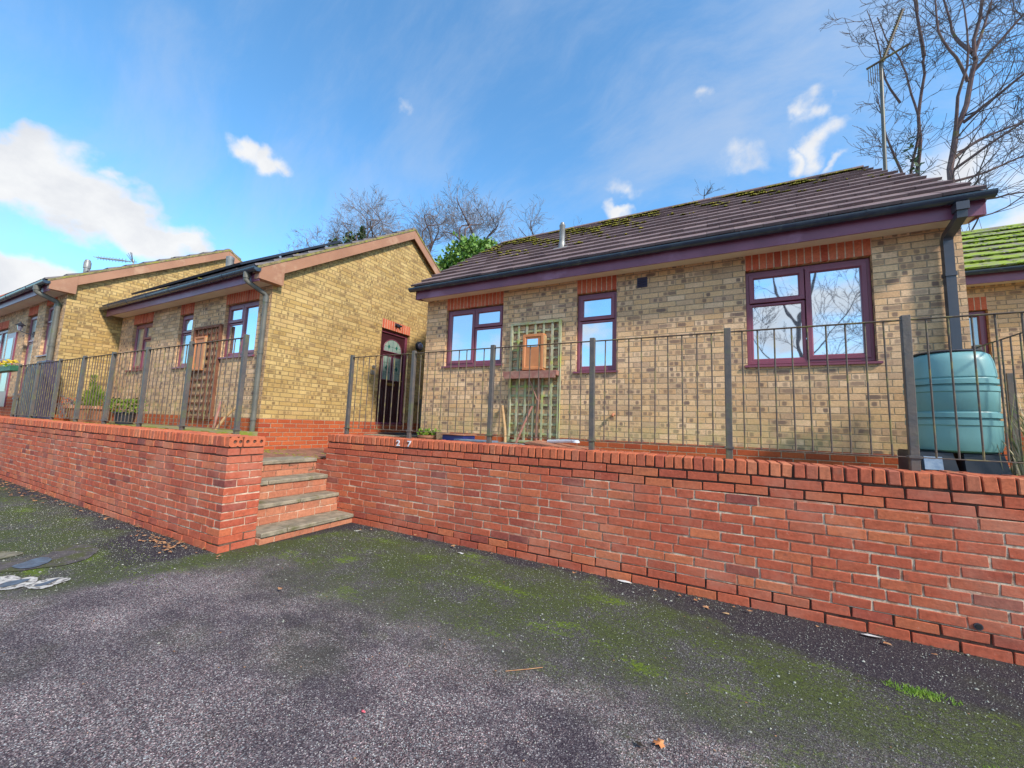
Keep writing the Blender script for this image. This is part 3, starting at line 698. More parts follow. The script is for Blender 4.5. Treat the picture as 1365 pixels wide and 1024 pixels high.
def roof(parent, X0, X1, ye, ze, yr, zr, mat, gauge=.345, seed=1, tw=.30, both=True, ridge='tile', mossp=None, mossmat='moss', verge=True):
    R.seed(seed); dx = yr-ye; dz = zr-ze; L = math.hypot(dx, dz); n = round(L/gauge); ca, sa = dx/L, dz/L; th = .046
    def slope(sgn):
        mb = MB()
        for i in range(n):
            s0 = i*L/n; s1 = (i+1.18)*L/n if i < n-1 else L
            x = X0+(-.15 if i % 2 else 0)
            while x < X1-.01:
                a = max(x, X0+R.uniform(0, .006)); b = min(x+tw-.004, X1-R.uniform(0, .006)); x += tw
                if b-a < .03: continue
                mb.tint = R.random(); j = R.uniform(-.004, .004); s0j = s0+R.uniform(-.004, .004)
                l0 = th+j+.008; l1 = th*.30
                def P(xx, s_, h): 
                    yy = ye+ca*s_-sa*h if sgn > 0 else 2*yr-(ye+ca*s_-sa*h)
                    return (xx, yy, ze+sa*s_+ca*h)
                q = [P(a, s0j, l0-th*.72), P(b, s0j, l0-th*.72), P(b, s1, l1-th*.6), P(a, s1, l1-th*.6), P(a, s0j, l0), P(b, s0j, l0), P(b, s1, l1), P(a, s1, l1)]
                mb.hexa(q)
        # roofing underlay so that no gap is open
        def P0(xx, s_, h): return (xx, (ye+ca*s_-sa*h) if sgn > 0 else 2*yr-(ye+ca*s_-sa*h), ze+sa*s_+ca*h)
        mb.tint = .1; mb.hexa([P0(X0+.02, .03, -.04), P0(X1-.02, .03, -.04), P0(X1-.02, L, -.04), P0(X0+.02, L, -.04), P0(X0+.02, .03, .008), P0(X1-.02, .03, .008), P0(X1-.02, L, .008), P0(X0+.02, L, .008)])
        return obj('roof', mb, mat, parent)
    rf = slope(1); rk = slope(-1)
    rd = MB(); x = X0+.01
    while x < X1-.05:
        b = min(x+.44, X1-.005); rd.tint = R.random(); s_ = len(rd.v); pts = []
        for k in range(9):
            a_ = math.pi*k/8; pts.append((x, yr+.10*math.cos(a_), zr-.03+.062*math.sin(a_)))
        rd.prism(pts, (b-x-.006, 0, 0)); x = b
    obj('ridge_tiles', rd, mat, rf)
    if mossp:
        ms = MB(); k = 0
        for _ in range(mossp[0]):
            u = R.random(); x = X0+.1+(X1-X0-.2)*u
            i = n-1-int(abs(R.gauss(0, mossp[1]))*(1.25 if x < -1 else .8)); 
            if i < mossp[2]: continue
            # patches gather in drifts
            if math.sin(x*(7.5 if x > -2 and mossp[1] < 4 else 5.2)+i*1.6)+math.sin(x*2.3-i*.7)*.6+R.uniform(-.5, .5) < mossp[3]+(.75 if x > -1 and mossp[1] < 4 and i < n-1 else 0): continue
            s_ = (i+R.choice((0, 0, 0, R.random()*.8)))*L/n-.012
            h = .045 if s_ < (i+.1)*L/n else .03
            ms.blob((x, ye+ca*s_-sa*h, ze+sa*s_+ca*h-.012), R.uniform(.012, .042), .6, 6, 2, .4)
        obj('moss', ms, mossmat, rf, smooth=True, kind='stuff')
    return rf
def gutter(parent, X0, X1, yf, zt, r=.058, mat='gutter', brk=None):
    g_ = MB(); n = 12; prof = []
    for k in range(n+1):
        a_ = math.pi*k/n; prof.append((yf+r-r*math.cos(a_), zt-r*1.08*math.sin(a_)))
    inn = [(yf+r-(r-.005)*math.cos(math.pi*k/n), zt-(r-.005)*math.sin(math.pi*k/n)) for k in range(n, -1, -1)]
    poly = [(X0, y, z) for y, z in prof+inn]; g_.prism(poly, (X1-X0, 0, 0))
    for X in (X0-.004, X1+.001):   # stop ends
        g_.prism([(X, y, z) for y, z in prof], (.004, 0, 0))
    gt = obj('gutter', g_, mat, parent)
    if brk:
        x = X0+brk*.5
        while x < X1:
            b = MB(); po = [(x, yf+r-(r+.006)*math.cos(math.pi*k/10), zt+.003-(r+.006)*1.08*math.sin(math.pi*k/10)) for k in range(11)]
            pi_ = [(x, yf+r-(r+.0005)*math.cos(math.pi*k/10), zt+.003-(r+.0005)*1.08*math.sin(math.pi*k/10)) for k in range(10, -1, -1)]
            b.prism(po+pi_, (.028, 0, 0)); obj('bracket', b, mat, gt); x += brk
    return gt
def sqtube(mb, pts, w, d):
    """rectangular pipe along pts lying in a plane of constant x (vertical w/ offsets)"""
    n = len(mb.v); m = len(pts)
    for i, p in enumerate(pts):
        a = Vector(pts[max(i-1, 0)]); b = Vector(pts[min(i+1, m-1)]); t_ = (b-a).normalized(); nrm = Vector((0, -t_.z, t_.y)); P = Vector(p)
        for sx, sd in ((-1, -1), (1, -1), (1, 1), (-1, 1)): mb.v.append(tuple(P+Vector((sx*w/2, 0, 0))+nrm*sd*d/2))
    for i in range(m-1):
        for k in range(4): mb.face(n+i*4+k, n+i*4+(k+1) % 4, n+(i+1)*4+(k+1) % 4, n+(i+1)*4+k)
    mb.face(n, n+1, n+2, n+3); e_ = n+(m-1)*4; mb.face(e_, e_+1, e_+2, e_+3)

def house(label, X0, X1, yf, zpl, z0, zsof, yr, zr, openings, seed, base_z, tile, gable_mat=None, eave_y=None, eave_z=None, xl=None, xr=None, gop=None, **kw):
    """terraced bungalow: wall (front, ends, back), plinth, roof, fascia, soffit, gutter"""
    R.seed(seed); yb = 2*yr-yf
    h = thing('brick_house', label, 'house', ((X0+X1)/2, yf, base_z))
    ey = yf-.36; ez = zsof+.16; sl = (zr-ez)/(yr-ey)
    zat = lambda y: min(ez+(y-ey)*sl, ez+((2*yr-ey)-y)*sl)-.045
    w = MB(); wall_front(w, X0, X1, zpl, zsof+.05, yf, [o[:4] for o in openings])
    obj('wall', w, 'buff', h)
    def gable(x, ops, face):
        gm = MB(); ys = sorted({yf, yb, yr, *[o[0] for o in ops], *[o[1] for o in ops]})
        for a, b in zip(ys[:-1], ys[1:]):
            o_ = [o for o in ops if o[0] <= a and b <= o[1]]
            spans = [(z0, None)] if not o_ else [(z0, o_[0][2]), (o_[0][3], None)]
            for (c, d) in spans:
                if d is None: gm.poly([(x, a, c), (x, b, c), (x, b, zat(b)), (x, a, zat(a))])
                else: gm.poly([(x, a, c), (x, b, c), (x, b, d), (x, a, d)])
        for (a, b, c, d) in ops:
            x2 = x-.10
            gm.poly([(x, a, c), (x2, a, c), (x2, a, d), (x, a, d)]); gm.poly([(x, b, c), (x, b, d), (x2, b, d), (x2, b, c)])
            gm.poly([(x, a, d), (x2, a, d), (x2, b, d), (x, b, d)]); gm.poly([(x, a, c), (x, b, c), (x2, b, c), (x2, a, c)])
        return gm
    obj('gable_wall', gable(X1, gop or [], 1), gable_mat or 'gold', h); obj('gable_wall', gable(X0, [], -1), gable_mat or 'gold', h)
    bw = MB(); bw.poly([(X1, yb, z0), (X0, yb, z0), (X0, yb, zsof+.05), (X1, yb, zsof+.05)]); obj('rear_wall', bw, 'buff', h)
    pl = MB(); pl.box(X0-.004, X1+.004, yf-.004, yf+.05, z0, zpl)
    segs = [(yf+.05, yb)]
    if gop: segs = [(yf+.05, gop[0][0]), (gop[0][1], yb)]
    for a, b in segs: pl.box(X1-.05, X1+.004, a, b, z0, zpl)
    if gop: pl.box(X1-.05, X1+.004, gop[0][0], gop[0][1], z0, gop[0][2]-.001)
    obj('plinth', pl, 'red', h)
    for o in openings: window(h, o[0], o[1], o[2], o[3], yf, o[4], o[5] if len(o) > 5 else ('glass',)*3)
    XL = xl if xl is not None else X0; XR = xr if xr is not None else X1
    f = MB(); f.cbox(XL+.06, XR-.02, yf-.30, yf-.282, zsof-.045, zsof+.165, .002); fa = obj('fascia', f, 'fascia', h)
    s_ = MB(); s_.box(XL+.06, XR-.02, yf-.281, yf-.002, zsof, zsof+.012); obj('soffit', s_, 'soffit', h)
    gt = gutter(h, XL-.02, XR+.03, yf-.42, zsof+.145, brk=kw.get('brk', 1.15), mat=kw.get('gmat', 'gutter'))
    rf = roof(h, XL, XR, ey, ez, yr, zr, tile, seed=seed, mossp=kw.get('mossp'), mossmat=kw.get('mossmat', 'moss'), tw=kw.get('tw', .30))
    return h, rf, zat, sl
# H1 : right hand house
H1, rf1, zat1, sl1 = house('nearest yellow brick bungalow behind the right railing with a brown tiled roof', -4.76, 2.30, 5.55, 1.155, .75, 3.56, 8.43, 6.02,
    [(-4.31, -3.13, 2.30, 3.35, 'R'), (-1.85, -1.245, 2.13, 3.345, 'S', ('tealsky',)*2), (.363, 1.585, 2.14, 3.365, 'L')] if False else
    [(-4.31, -3.13, 2.30, 3.35, 'R'), (-1.85, -1.245, 2.13, 3.345, 'S'), (.363, 1.585, 2.14, 3.365, 'L')],
    41, ZR, 'tile', xl=-4.86, xr=2.36, mossp=(5200, 2.4, 4, -.05))
e1 = MB(); e1.prism([(2.337, 5.25, 3.515), (2.337, 5.25, 3.725), (2.337, 5.62, 3.95), (2.337, 5.62, 3.61), (2.337, 5.55, 3.565)], (.02, 0, 0)); e1b = MB(); e1b.prism([(-4.80, 5.25, 3.515), (-4.80, 5.25, 3.725), (-4.80, 5.62, 3.95), (-4.80, 5.62, 3.61), (-4.80, 5.55, 3.565)], (.018, 0, 0)); obj('eaves_box_end', e1, 'fascia', H1)
obj('eaves_box_end', e1b, 'fascia', H1)
v = MB(); v.cbox(-.96, -.82, 5.535, 5.56, 3.32, 3.465, .004)
for k in range(4): v.hexa([(-.95, 5.520, 3.335+k*.031), (-.83, 5.520, 3.335+k*.031), (-.83, 5.536, 3.335+k*.031), (-.95, 5.536, 3.335+k*.031), (-.95, 5.524, 3.340+k*.031), (-.83, 5.524, 3.340+k*.031), (-.83, 5.536, 3.360+k*.031), (-.95, 5.536, 3.360+k*.031)])
obj('air_vent', v, 'navypurple', H1)
v = MB(); v.tube([(-1.275, 5.57, 1.52), (-1.275, 5.50, 1.52), (-1.275, 5.475, 1.49)], .017, 10); obj('overflow_pipe', v, 'terracotta', H1, smooth=True)
v = MB(); yb_ = 6.28; zb_ = zat1(yb_)+.05; v.lathe(-2.39, yb_, [(.085, zb_-.03), (.062, zb_+.03), (.058, zb_+.10), (.05, zb_+.105), (.05, zb_+.40), (.054, zb_+.405), (.054, zb_+.43), (.038, zb_+.44), (.036, zb_+.47), (.02, zb_+.48)], 18)
fl = obj('flue', v, 'flue', H1, smooth=True)
v = MB(); v.box(-2.52, -2.26, 6.10, 6.40, 0, .02); 
for i in range(8): p = v.v[i]; v.v[i] = (p[0], p[1], p[2]+zat1(p[1])+.065)
obj('lead_flashing', v, 'flue', fl)
v = MB(); xd = 2.16; sqtube(v, [(xd, 5.19, 3.62), (xd, 5.19, 3.515), (xd, 5.455, 3.43), (xd, 5.485, 3.38), (xd, 5.485, 2.02)], .075, .065)
v.box(xd-.046, xd+.046, 5.145, 5.237, 3.56, 3.64); v.box(xd-.044, xd+.044, 5.443, 5.527, 3.00, 3.04)
obj('downpipe', v, 'darkpipe', H1)
# H2 : middle house with solar panels and a bright gable
YE2 = 3.39
H2, rf2, zat2, sl2 = house('middle bungalow with solar panels and a golden brick gable with the dark front door', -12.6, -6.60, 3.75, 1.28, .70, 3.53, 6.92, 6.02,
    [(-11.93, -10.95, 2.22, 3.305, 'R', ('curtain', 'curtain', 'curtain')), (-9.74, -9.19, 2.21, 3.315, 'S', ('glass', 'tealglass')), (-8.02, -6.96, 2.33, 3.335, 'L')],
    42, ZP, 'tilegrey', xl=-12.62, xr=-6.47, gop=[(6.2, 7.1, 1.22, 3.39)], brk=.95, tw=.33, mossp=(500, 6, 0, .6))
def barge(parent, x, yf, ey, ez, yr, zr, mat='barge', both=True, dep=.215):
    sl = (zr-ez)/(yr-ey); bm_ = MB()
    y0 = ey+.02
    def zt(y): return ez+(y-ey)*sl-.03 if y <= yr else zr-(y-yr)*sl-.03
    for s_ in (1, -1):
        ya = y0 if s_ > 0 else 2*yr-y0
        pts = [(x, ya, zt(ya)), (x, yr-s_*.002, zt(yr)), (x, yr-s_*.002, zt(yr)-dep), (x, ya+s_*.30, zt(ya+s_*.30)-dep), (x, ya, zt(ya)-.02)]
        if s_ < 0: pts = pts[::-1]
        b = MB(); b.prism(pts, (.022, 0, 0)); obj('bargeboard', b, mat, parent)
        v_ = MB(); q = [(x-.03, ya, zt(ya)+.0), (x-.03, yr, zt(yr)+.0), (x-.03, yr, zt(yr)+.045), (x-.03, ya, zt(ya)+.045)]
        if s_ < 0: q = q[::-1]
        v_.prism(q, (.065, 0, 0)); obj('verge', v_, 'verge', parent)
        sf = MB(); sf.prism([(x-.1, ya, zt(ya)-.07), (x-.1, yr, zt(yr)-.07), (x-.1, yr, zt(yr)-.058), (x-.1, ya, zt(ya)-.058)], (.099, 0, 0)); obj('verge_soffit', sf, mat, parent)
    e_ = MB(); zb = ez-.17; e_.prism([(x-.1, yf-.31, zb), (x-.1, yf+.09, zb), (x-.1, yf+.09, zt(yf+.09)-.01), (x-.1, yf-.31, zt(yf-.31)-.01)], (.135, 0, 0))
    obj('eaves_box_end', e_, mat, parent)
barge(H2, -6.50, 3.75, 3.39, 3.69, 6.92, 6.02)
# flue on H2
v = MB(); yb_ = 4.6; zb_ = zat2(yb_)+.05; v.lathe(-9.89, yb_, [(.10, zb_-.03), (.075, zb_+.02), (.075, zb_+.36), (.08, zb_+.37), (.08, zb_+.44), (.05, zb_+.46)], 16); obj('flue', v, 'flue', H2, smooth=True)
# downpipe H2, swan neck with round pipe
def rpipe(parent, x, y0, zt, yw, zb, r=.038, mat='pipe', bend=None):
    v = MB(); v.tube([(x, y0, zt), (x, y0, zt-.13), (x+.01, y0+.02, zt-.15), (x+.055, yw-.03, zt-.275), (x+.06, yw, zt-.31), (x+.06, yw, zb)], r, 12)
    v.tube([(x, y0, zt), (x, y0, zt-.10)], r+.010, 12); v.tube([(x+.06, yw, zt-.33), (x+.06, yw, zt-.42)], r+.007, 12)
    z = zt-1.25
    while z > zb+.2:
        v.tube([(x+.06, yw, z), (x+.06, yw, z-.04)], r+.008, 12); z -= 1.1
    return obj('downpipe', v, mat, parent, smooth=True)
rpipe(H2, -6.72, 3.385, 3.63, 3.69, ZP)
# front door of H2 in its gable (faces +X)
dy0, dy1, dz0, dz1, dx = 6.2, 7.1, 1.22, 3.39, -6.685
D_ = MB(); D_.cbox(dx-.05, dx-.01, dy0+.07, dy1-.07, dz0+.06, dz1-.075, .003)
dro = obj('door', D_, 'door', H2)
fm = MB(); fm.cbox(dx-.06, dx+.02, dy0+.004, dy0+.07, dz0+.02, dz1-.004, .005); fm.cbox(dx-.06, dx+.02, dy1-.07, dy1-.004, dz0+.02, dz1-.004, .005); fm.cbox(dx-.06, dx+.0205, dy0+.07, dy1-.07, dz1-.075, dz1-.004, .005); fm.cbox(dx-.06, dx+.07, dy0+.01, dy1-.01, dz0+.002, dz0+.05, .006)
obj('door_frame', fm, 'frame', dro)
def panel(y0, y1, z0, z1):
    p = MB(); x = dx-.008
    for (a, b, c, d) in ((y0, y1, z0, z0+.018), (y0, y1, z1-.018, z1), (y0, y0+.018, z0+.018, z1-.018), (y1-.018, y1, z0+.018, z1-.018)): p.cbox(x, x+.012, a, b, c, d, .003)
    p.cbox(x-.001, x+.007, y0+.05, y1-.05, z0+.05, z1-.05, .006); obj('panel', p, 'door', dro)
yc = (dy0+dy1)/2
panel(yc-.28, yc-.03, dz0+.2, dz0+.82); panel(yc+.03, yc+.28, dz0+.2, dz0+.82)
def leadpane(pts, lines, dia):
    x = dx-.006; g_ = MB(); g_.prism([(x, y, z) for y, z in pts], (.008, 0, 0)); p = obj('leaded_pane', g_, 'leaded', dro)
    l = MB(); n = len(pts)
    for i in range(n): l.tube([(x+.009, *pts[i]), (x+.009, *pts[(i+1) % n])], .011, 6)
    obj('pane_moulding', l, 'frame', p); l = MB()
    for a, b in lines: l.tube([(x+.008, *a), (x+.008, *b)], .0035, 5)
    for (y, z, s_) in dia: l.prism([(x+.009, y-s_, z), (x+.009, y, z-s_*1.5), (x+.009, y+s_, z), (x+.009, y, z+s_*1.5)], (.003, 0, 0))
    obj('leading', l, 'leadgreen', p)
za = dz0+1.02; zb = dz0+1.58
for (a, b) in ((yc-.28, yc-.03), (yc+.03, yc+.28)):
    c = (a+b)/2
    leadpane([(a, za), (b, za), (b, zb), (a, zb)], [((c, za), (c, zb)), ((a+.05, za), (a+.05, zb)), ((b-.05, za), (b-.05, zb)), ((a, za+.18), (b, za+.18)), ((a, zb-.16), (b, zb-.16))], [(c, (za+zb)/2, .045)])
zf = zb+.10; fan = [(yc-.28, zf)]+[(yc-.28*math.cos(math.pi*k/14), zf+.05+.25*math.sin(math.pi*k/14)) for k in range(15)]+[(yc+.28, zf)]
leadpane(fan[::-1], [((yc, zf), (yc, zf+.3)), ((yc-.14, zf), (yc-.14, zf+.26)), ((yc+.14, zf), (yc+.14, zf+.26)), ((yc-.27, zf+.12), (yc+.27, zf+.12))], [(yc-.12, zf+.12, .035), (yc+.12, zf+.12, .035)])
k_ = MB(); k_.cbox(dx-.012, dx+.008, yc-.14, yc+.14, dz0+.90, dz0+.96, .004); obj('letter_plate', k_, 'gold_metal', dro)
k_ = MB(); k_.cbox(dx-.012, dx+.004, yc+.30, yc+.33, dz0+.92, dz0+1.14, .004); k_.tube([(dx, yc+.315, dz0+1.03), (dx+.05, yc+.315, dz0+1.03), (dx+.055, yc+.22, dz0+1.03)], .010, 8); obj('handle', k_, 'gold_metal', dro, smooth=True)
lintel(H2, dy0, dy1, dz1+.001, -6.6, axis='y')
# little items on the gable wall
o_ = MB(); o_.cbox(-6.6, -6.57, 6.58, 6.74, 3.50, 3.58, .006); o_.tube([(-6.585, 6.60, 3.53), (-6.52, 6.60, 3.53)], .022, 10); o_.tube([(-6.585, 6.72, 3.53), (-6.52, 6.72, 3.53)], .022, 10)
tag(obj('door_lamp', o_, 'black', org=(-6.6, 6.66, 3.5), smooth=True), 'small black twin lamp on the red brick lintel over the front door', 'outdoor lamp')
bl = thing('wall_lamp', 'round black bulkhead lamp on the wall right of the front door', 'outdoor lamp', (-6.6, 7.43, 3.2))
o_ = MB(); o_.tube([(-6.597, 7.43, 3.2), (-6.55, 7.43, 3.2), (-6.535, 7.43, 3.2)], [.115, .115, .10], 24); obj('housing', o_, 'black', bl, smooth=True)
o_ = MB(); o_.tube([(-6.54, 7.43, 3.2), (-6.515, 7.43, 3.2), (-6.495, 7.43, 3.2), (-6.487, 7.43, 3.2)], [.088, .078, .05, .01], 20); obj('cover', o_, 'lampglass', bl, smooth=True)
o_ = MB(); o_.tube([(-6.597, 6.0, 2.34), (-6.57, 6.0, 2.34)], .055, 14); o_.tube([(-6.595, 6.02, 2.47), (-6.57, 6.02, 2.47)], .035, 12)
tag(obj('wall_ornament', o_, 'alu', org=(-6.6, 6.0, 2.3), smooth=True), 'small round metal ornament on the wall left of the front door', 'ornament')
o_ = MB(); o_.cbox(-6.6, -5.6, 5.9, 7.35, ZP, 1.02, .01, .003); s_ = obj('doorstep', o_, 'stone'); tag(s_, 'grey stone doorstep block in front of the dark front door', 'doorstep')
o_ = MB(); o_.cbox(-6.55, -6.05, 6.25, 7.05, 1.023, 1.04, .006); tag(obj('doormat', o_, 'black', org=(-6.3, 6.6, 1.02)), 'dark doormat on the step at the front door', 'doormat')
o_ = MB(); o_.tube([(-6.54, 7.62, ZP), (-6.54, 7.62, 1.75)], .035, 12); o_.cbox(-6.59, -6.49, 7.57, 7.67, 1.75, 1.87, .008); tag(obj('service_pipe', o_, 'pipe', org=(-6.54, 7.62, ZP), smooth=True), 'grey service pipe standing in the corner beyond the front door', 'pipe')
# solar panels on H2
sp = []
ps = math.atan(sl2); cA, sA = math.cos(ps), math.sin(ps)
def roofpt(x, s_, h): return (x, 3.39+cA*s_-sA*h, 3.69+sA*s_+cA*h)
xs_ = [-11.05+1.04*k for k in range(4)]
for k, x in enumerate(xs_):
    lab = ('solar panel at the far left end of the row on the middle roof', 'second solar panel from the left on the middle roof', 'third solar panel from the left on the middle roof', 'solar panel at the gable end of the row on the middle roof')[k]
    sp_ = thing('solar_panel', lab, 'solar panel', roofpt(x+.5, .12, .12), 'solar panels on the middle roof')
    def slab(x0, x1, s0, s1, h0, h1, nm, mt):
        b = MB(); b.hexa([roofpt(x0, s0, h0), roofpt(x1, s0, h0), roofpt(x1, s1, h0), roofpt(x0, s1, h0), roofpt(x0, s0, h1), roofpt(x1, s0, h1), roofpt(x1, s1, h1), roofpt(x0, s1, h1)]); return obj(nm, b, mt, sp_)
    slab(x, x+1.02, .04, 2.25, .09, .125, 'frame', 'black'); slab(x+.02, x+1.0, .06, 2.23, .1255, .128, 'panel_glass', 'solar')
    for s_ in (.75, 1.8): slab(x-.01, x+1.03, s_, s_+.04, .05, .088, 'mounting_rail', 'alu')
# H3
H3, rf3, zat3, sl3 = house('far left bungalow standing forward with a golden gable and lantern', -22.5, -12.68, 2.83, 1.566, .70, 3.86, 5.80, 6.12,
    [(-14.02, -13.30, 2.50, 3.72, 'S', ('curtain',)*2), (-15.35, -14.6, 1.62, 3.60, 'S', ('curtain',)*2), (-18.6, -17.0, 2.5, 3.45, 'L', ('curtain',)*3)],
    43, ZP, 'tilegrey', xl=-22.5, xr=-12.55, brk=1.6, tw=.33, mossp=(400, 6, 0, .6))
barge(H3, -12.58, 2.83, 2.47, 4.02, 5.80, 6.12)
rpipe(H3, -13.0, 2.45, 3.95, 2.77, ZL, .05)
v = MB(); v.lathe(-16.6, 4.0, [(.07, zat3(4.0)), (.07, 5.5), (.085, 5.51), (.085, 5.68), (.075, 5.70), (.06, 5.76), (.03, 5.78)], 16); obj('flue', v, 'flue', H3, smooth=True)
dr = MB(); dr.cbox(-16.75, -16.0, 2.80, 2.86, 1.3, 3.25, .01); dd = obj('door', dr, 'frame', H3)
for (a, b, c, d) in ((-16.62, -16.13, 2.55, 3.1), (-16.62, -16.13, 1.7, 2.4)):
    q = MB(); q.box(a, b, 2.79, 2.799, c, d); obj('pane', q, 'curtain', dd)
# lantern on H3
la = thing('wall_lantern', 'black coach lantern on the far left house front', 'outdoor lamp', (-14.75, 2.83, 3.1))
q = MB(); q.tube([(-14.6, 2.82, 3.0), (-14.6, 2.82, 3.14)], .02, 8); q.tube([(-14.6, 2.81, 3.08), (-14.66, 2.72, 3.08), (-14.8, 2.64, 3.14)], .009, 8); obj('bracket', q, 'black', la)
q = MB(); q.lathe(-14.8, 2.63, [(.025, 3.14), (.03, 3.15), (.055, 3.27)], 6); obj('glass', q, 'lampglass', la)
q = MB(); q.lathe(-14.8, 2.63, [(.10, 3.272), (.09, 3.28), (.02, 3.33), (.01, 3.36)], 6); obj('cap', q, 'black', la)
# H4 far house with orange roof
H4 = thing('brick_house', 'distant house with orange clay roof at the left edge', 'house', (-42, 6, 0))
q = MB(); q.box(-50, -36, 3.5, 10.5, 0, 5.2); obj('wall', q, 'gold', H4)
def hipface(name, pts): q = MB(); q.tint = .4; q.poly(pts); return obj(name, q, 'tilered', H4)
q = MB(); q.tint = .4; 
for pts in ([(-50.4, 3, 5.0), (-35.6, 3, 5.0), (-38.6, 7, 8.9), (-50.4, 7, 8.9)], [(-35.6, 3, 5.0), (-35.6, 11, 5.0), (-38.6, 7, 8.9)], [(-35.6, 11, 5.0), (-50.4, 11, 5.0), (-50.4, 7, 8.9), (-38.6, 7, 8.9)]): q.poly(pts)
obj('roof', q, 'tilered', H4)
q = MB(); q.tube([(-35.6, 3, 5.05), (-38.6, 7, 8.95), (-50.4, 7, 8.95)], .10, 6); obj('ridge_tiles', q, 'tilered', H4)
q = MB(); q.box(-44, -42.8, 3.44, 3.5, 2.6, 3.9); obj('window', q, 'frame', H4)
# H5 right neighbour with a mossy roof
H5, rf5, zat5, sl5 = house('neighbouring bungalow at right edge with a bright green mossy roof', 2.6, 11.5, 9.0, 1.5, .75, 3.87, 11.1, 5.62,
    [(2.85, 3.95, 2.15, 3.47, 'L', ('curtain', 'curtain', 'curtain')), (6.2, 7.4, 2.15, 3.47, 'L')],
    44, ZR, 'tilemoss', gable_mat='buff', xl=2.5, xr=11.6, mossp=(5200, 5, 0, -.5), mossmat='mossbright', tw=.33)

# ------------------------------------------------------------------ aerials
q = MB(); ax_, ay_ = 2.50, 8.0
ta = thing('tv_aerial', 'tall television aerial on a pole at the right end of the nearest roof', 'aerial', (ax_, ay_, 4.2))
q.tube([(ax_, ay_, 4.2), (ax_+.02, ay_, 5.9), (ax_+.05, ay_, 7.58)], .026, 10); obj('mast', q, 'pipe', ta, smooth=True)
q = MB(); q.tube([(ax_-.21, ay_, 4.6), (ax_, ay_, 4.6)], .015, 8); q.tube([(ax_-.21, ay_, 5.0), (ax_, ay_, 5.0)], .015, 8); obj('bracket', q, 'iron', ta)
q = MB(); b0_, b1_ = Vector((ax_-.13, ay_+.02, 7.55)), Vector((ax_+.36, ay_-.12, 7.66)); q.tube([b0_, b1_], .018, 8)
for k in range(6):
    p = b0_.lerp(b1_, .04+k*.055); q.tube([p, p+Vector((0, 0, -.34))], .005, 6)
obj('lower_antenna', q, 'iron', ta)
q = MB(); c0, c1 = Vector((ax_+.07, ay_, 7.58)), Vector((ax_+.36, ay_-.02, 8.40)); q.tube([c0, c1], .022, 8)
for k in range(22):
    p = c0.lerp(c1, .05+k*.044); s_ = .05; q.tube([p+Vector((-s_*.5, -s_, 0)), p+Vector((s_*.5, s_, 0))], .007, 5); q.tube([p+Vector((-.035, .0, .015)), p+Vector((.035, 0, -.01))], .007, 5)
obj('upper_antenna', q, 'iron', ta)
ta = thing('tv_aerial', 'small television aerial lying low above the far left roof', 'aerial', (-13.2, 4.0, 5.0))
q = MB(); q.tube([(-13.3, 4.0, 4.9), (-13.3, 4.0, 5.22)], .02, 8); obj('mast', q, 'alu', ta)
q = MB(); p0, p1 = Vector((-13.1, 4.0, 5.12)), Vector((-15.9, 4.0, 5.72)); q.tube([p0, p1], .012, 6)
for k in range(10):
    p = p0.lerp(p1, .25+k*.08); q.tube([p+Vector((0, -.10, 0)), p+Vector((0, .10, 0))], .010, 5); q.tube([p+Vector((0, 0, -.06)), p+Vector((0, 0, .06))], .008, 5)
for a_ in (-.5, -.2, .2, .5): q.tube([(-13.3, 4, 5.12), (-13.3+a_*.3, 3.9, 5.12+.25*math.cos(a_))], .008, 5)
obj('antenna', q, 'alu', ta)

# ------------------------------------------------------------------ trellises and boards
def trellis(label, x0, x1, z0, z1, y, mat, nv, nh, frame=.04):
    tr = thing('trellis', label, 'trellis', ((x0+x1)/2, y, z0)); f = MB()
    f.cbox(x0, x0+frame, y-.05, y, z0, z1, .004); f.cbox(x1-frame, x1, y-.05, y, z0, z1, .004); f.cbox(x0+frame, x1-frame, y-.05, y-.002, z1-frame, z1, .004); f.cbox(x0+frame, x1-frame, y-.05, y-.002, z0, z0+frame, .004)
    obj('frame', f, mat, tr)
    for k in range(1, nv):
        x = x0+(x1-x0)*k/nv; b = MB(); b.cbox(x-.018, x+.018, y-.036, y-.022, z0+.01, z1-.01, .002, .001); obj('upright', b, mat, tr)
    for k in range(1, nh):
        z = z0+(z1-z0)*k/nh; b = MB(); b.cbox(x0+.01, x1-.01, y-.020, y-.006, z-.017, z+.017, .002, .001); obj('crossbar', b, mat, tr)
    return tr
R.seed(8)
trellis('weathered green trellis on the nearest house between two windows', -2.95, -2.075, 1.05, 2.965, 5.545, 'greenwood', 6, 13)
trellis('red brown wooden trellis on the middle house front', -8.98, -8.02, 1.22, 2.97, 3.745, 'darkwood', 6, 12, .05)
def board(label, x0, x1, z0, z1, y, win):
    b = thing('wall_cabinet', label, 'wall box', ((x0+x1)/2, y, z0)); q = MB(); q.cbox(x0, x1, y-(.09 if win else .03), y, z0, z1, .006); obj('body', q, 'orangewood', b)
    q = MB(); e_ = 0 if win else .06; ring(q, x0+.005, x1-.005, z0+.005, z1-.005, .05, y-.105+e_, y-.09+e_); obj('door_frame', q, 'orangewood', b)
    if win: q = MB(); q.box(x0+.08, x1-.10, y-.0955, y-.092, z1-.20, z1-.08); obj('pane', q, 'glass', b)
    q = MB(); q.cbox(x1-.012, x1+.012, y-(.10 if win else .04), y-.01, z0+.03, z1-.03, .003); obj('side_strip', q, 'rawwood', b); return b
board('orange wooden cabinet with a small pane hung on the green trellis', -2.67, -2.31, 2.17, 2.74, 5.49, True)
board('orange brown wooden cabinet hung on the red brown trellis', -8.86, -8.46, 2.12, 2.78, 3.718, False)
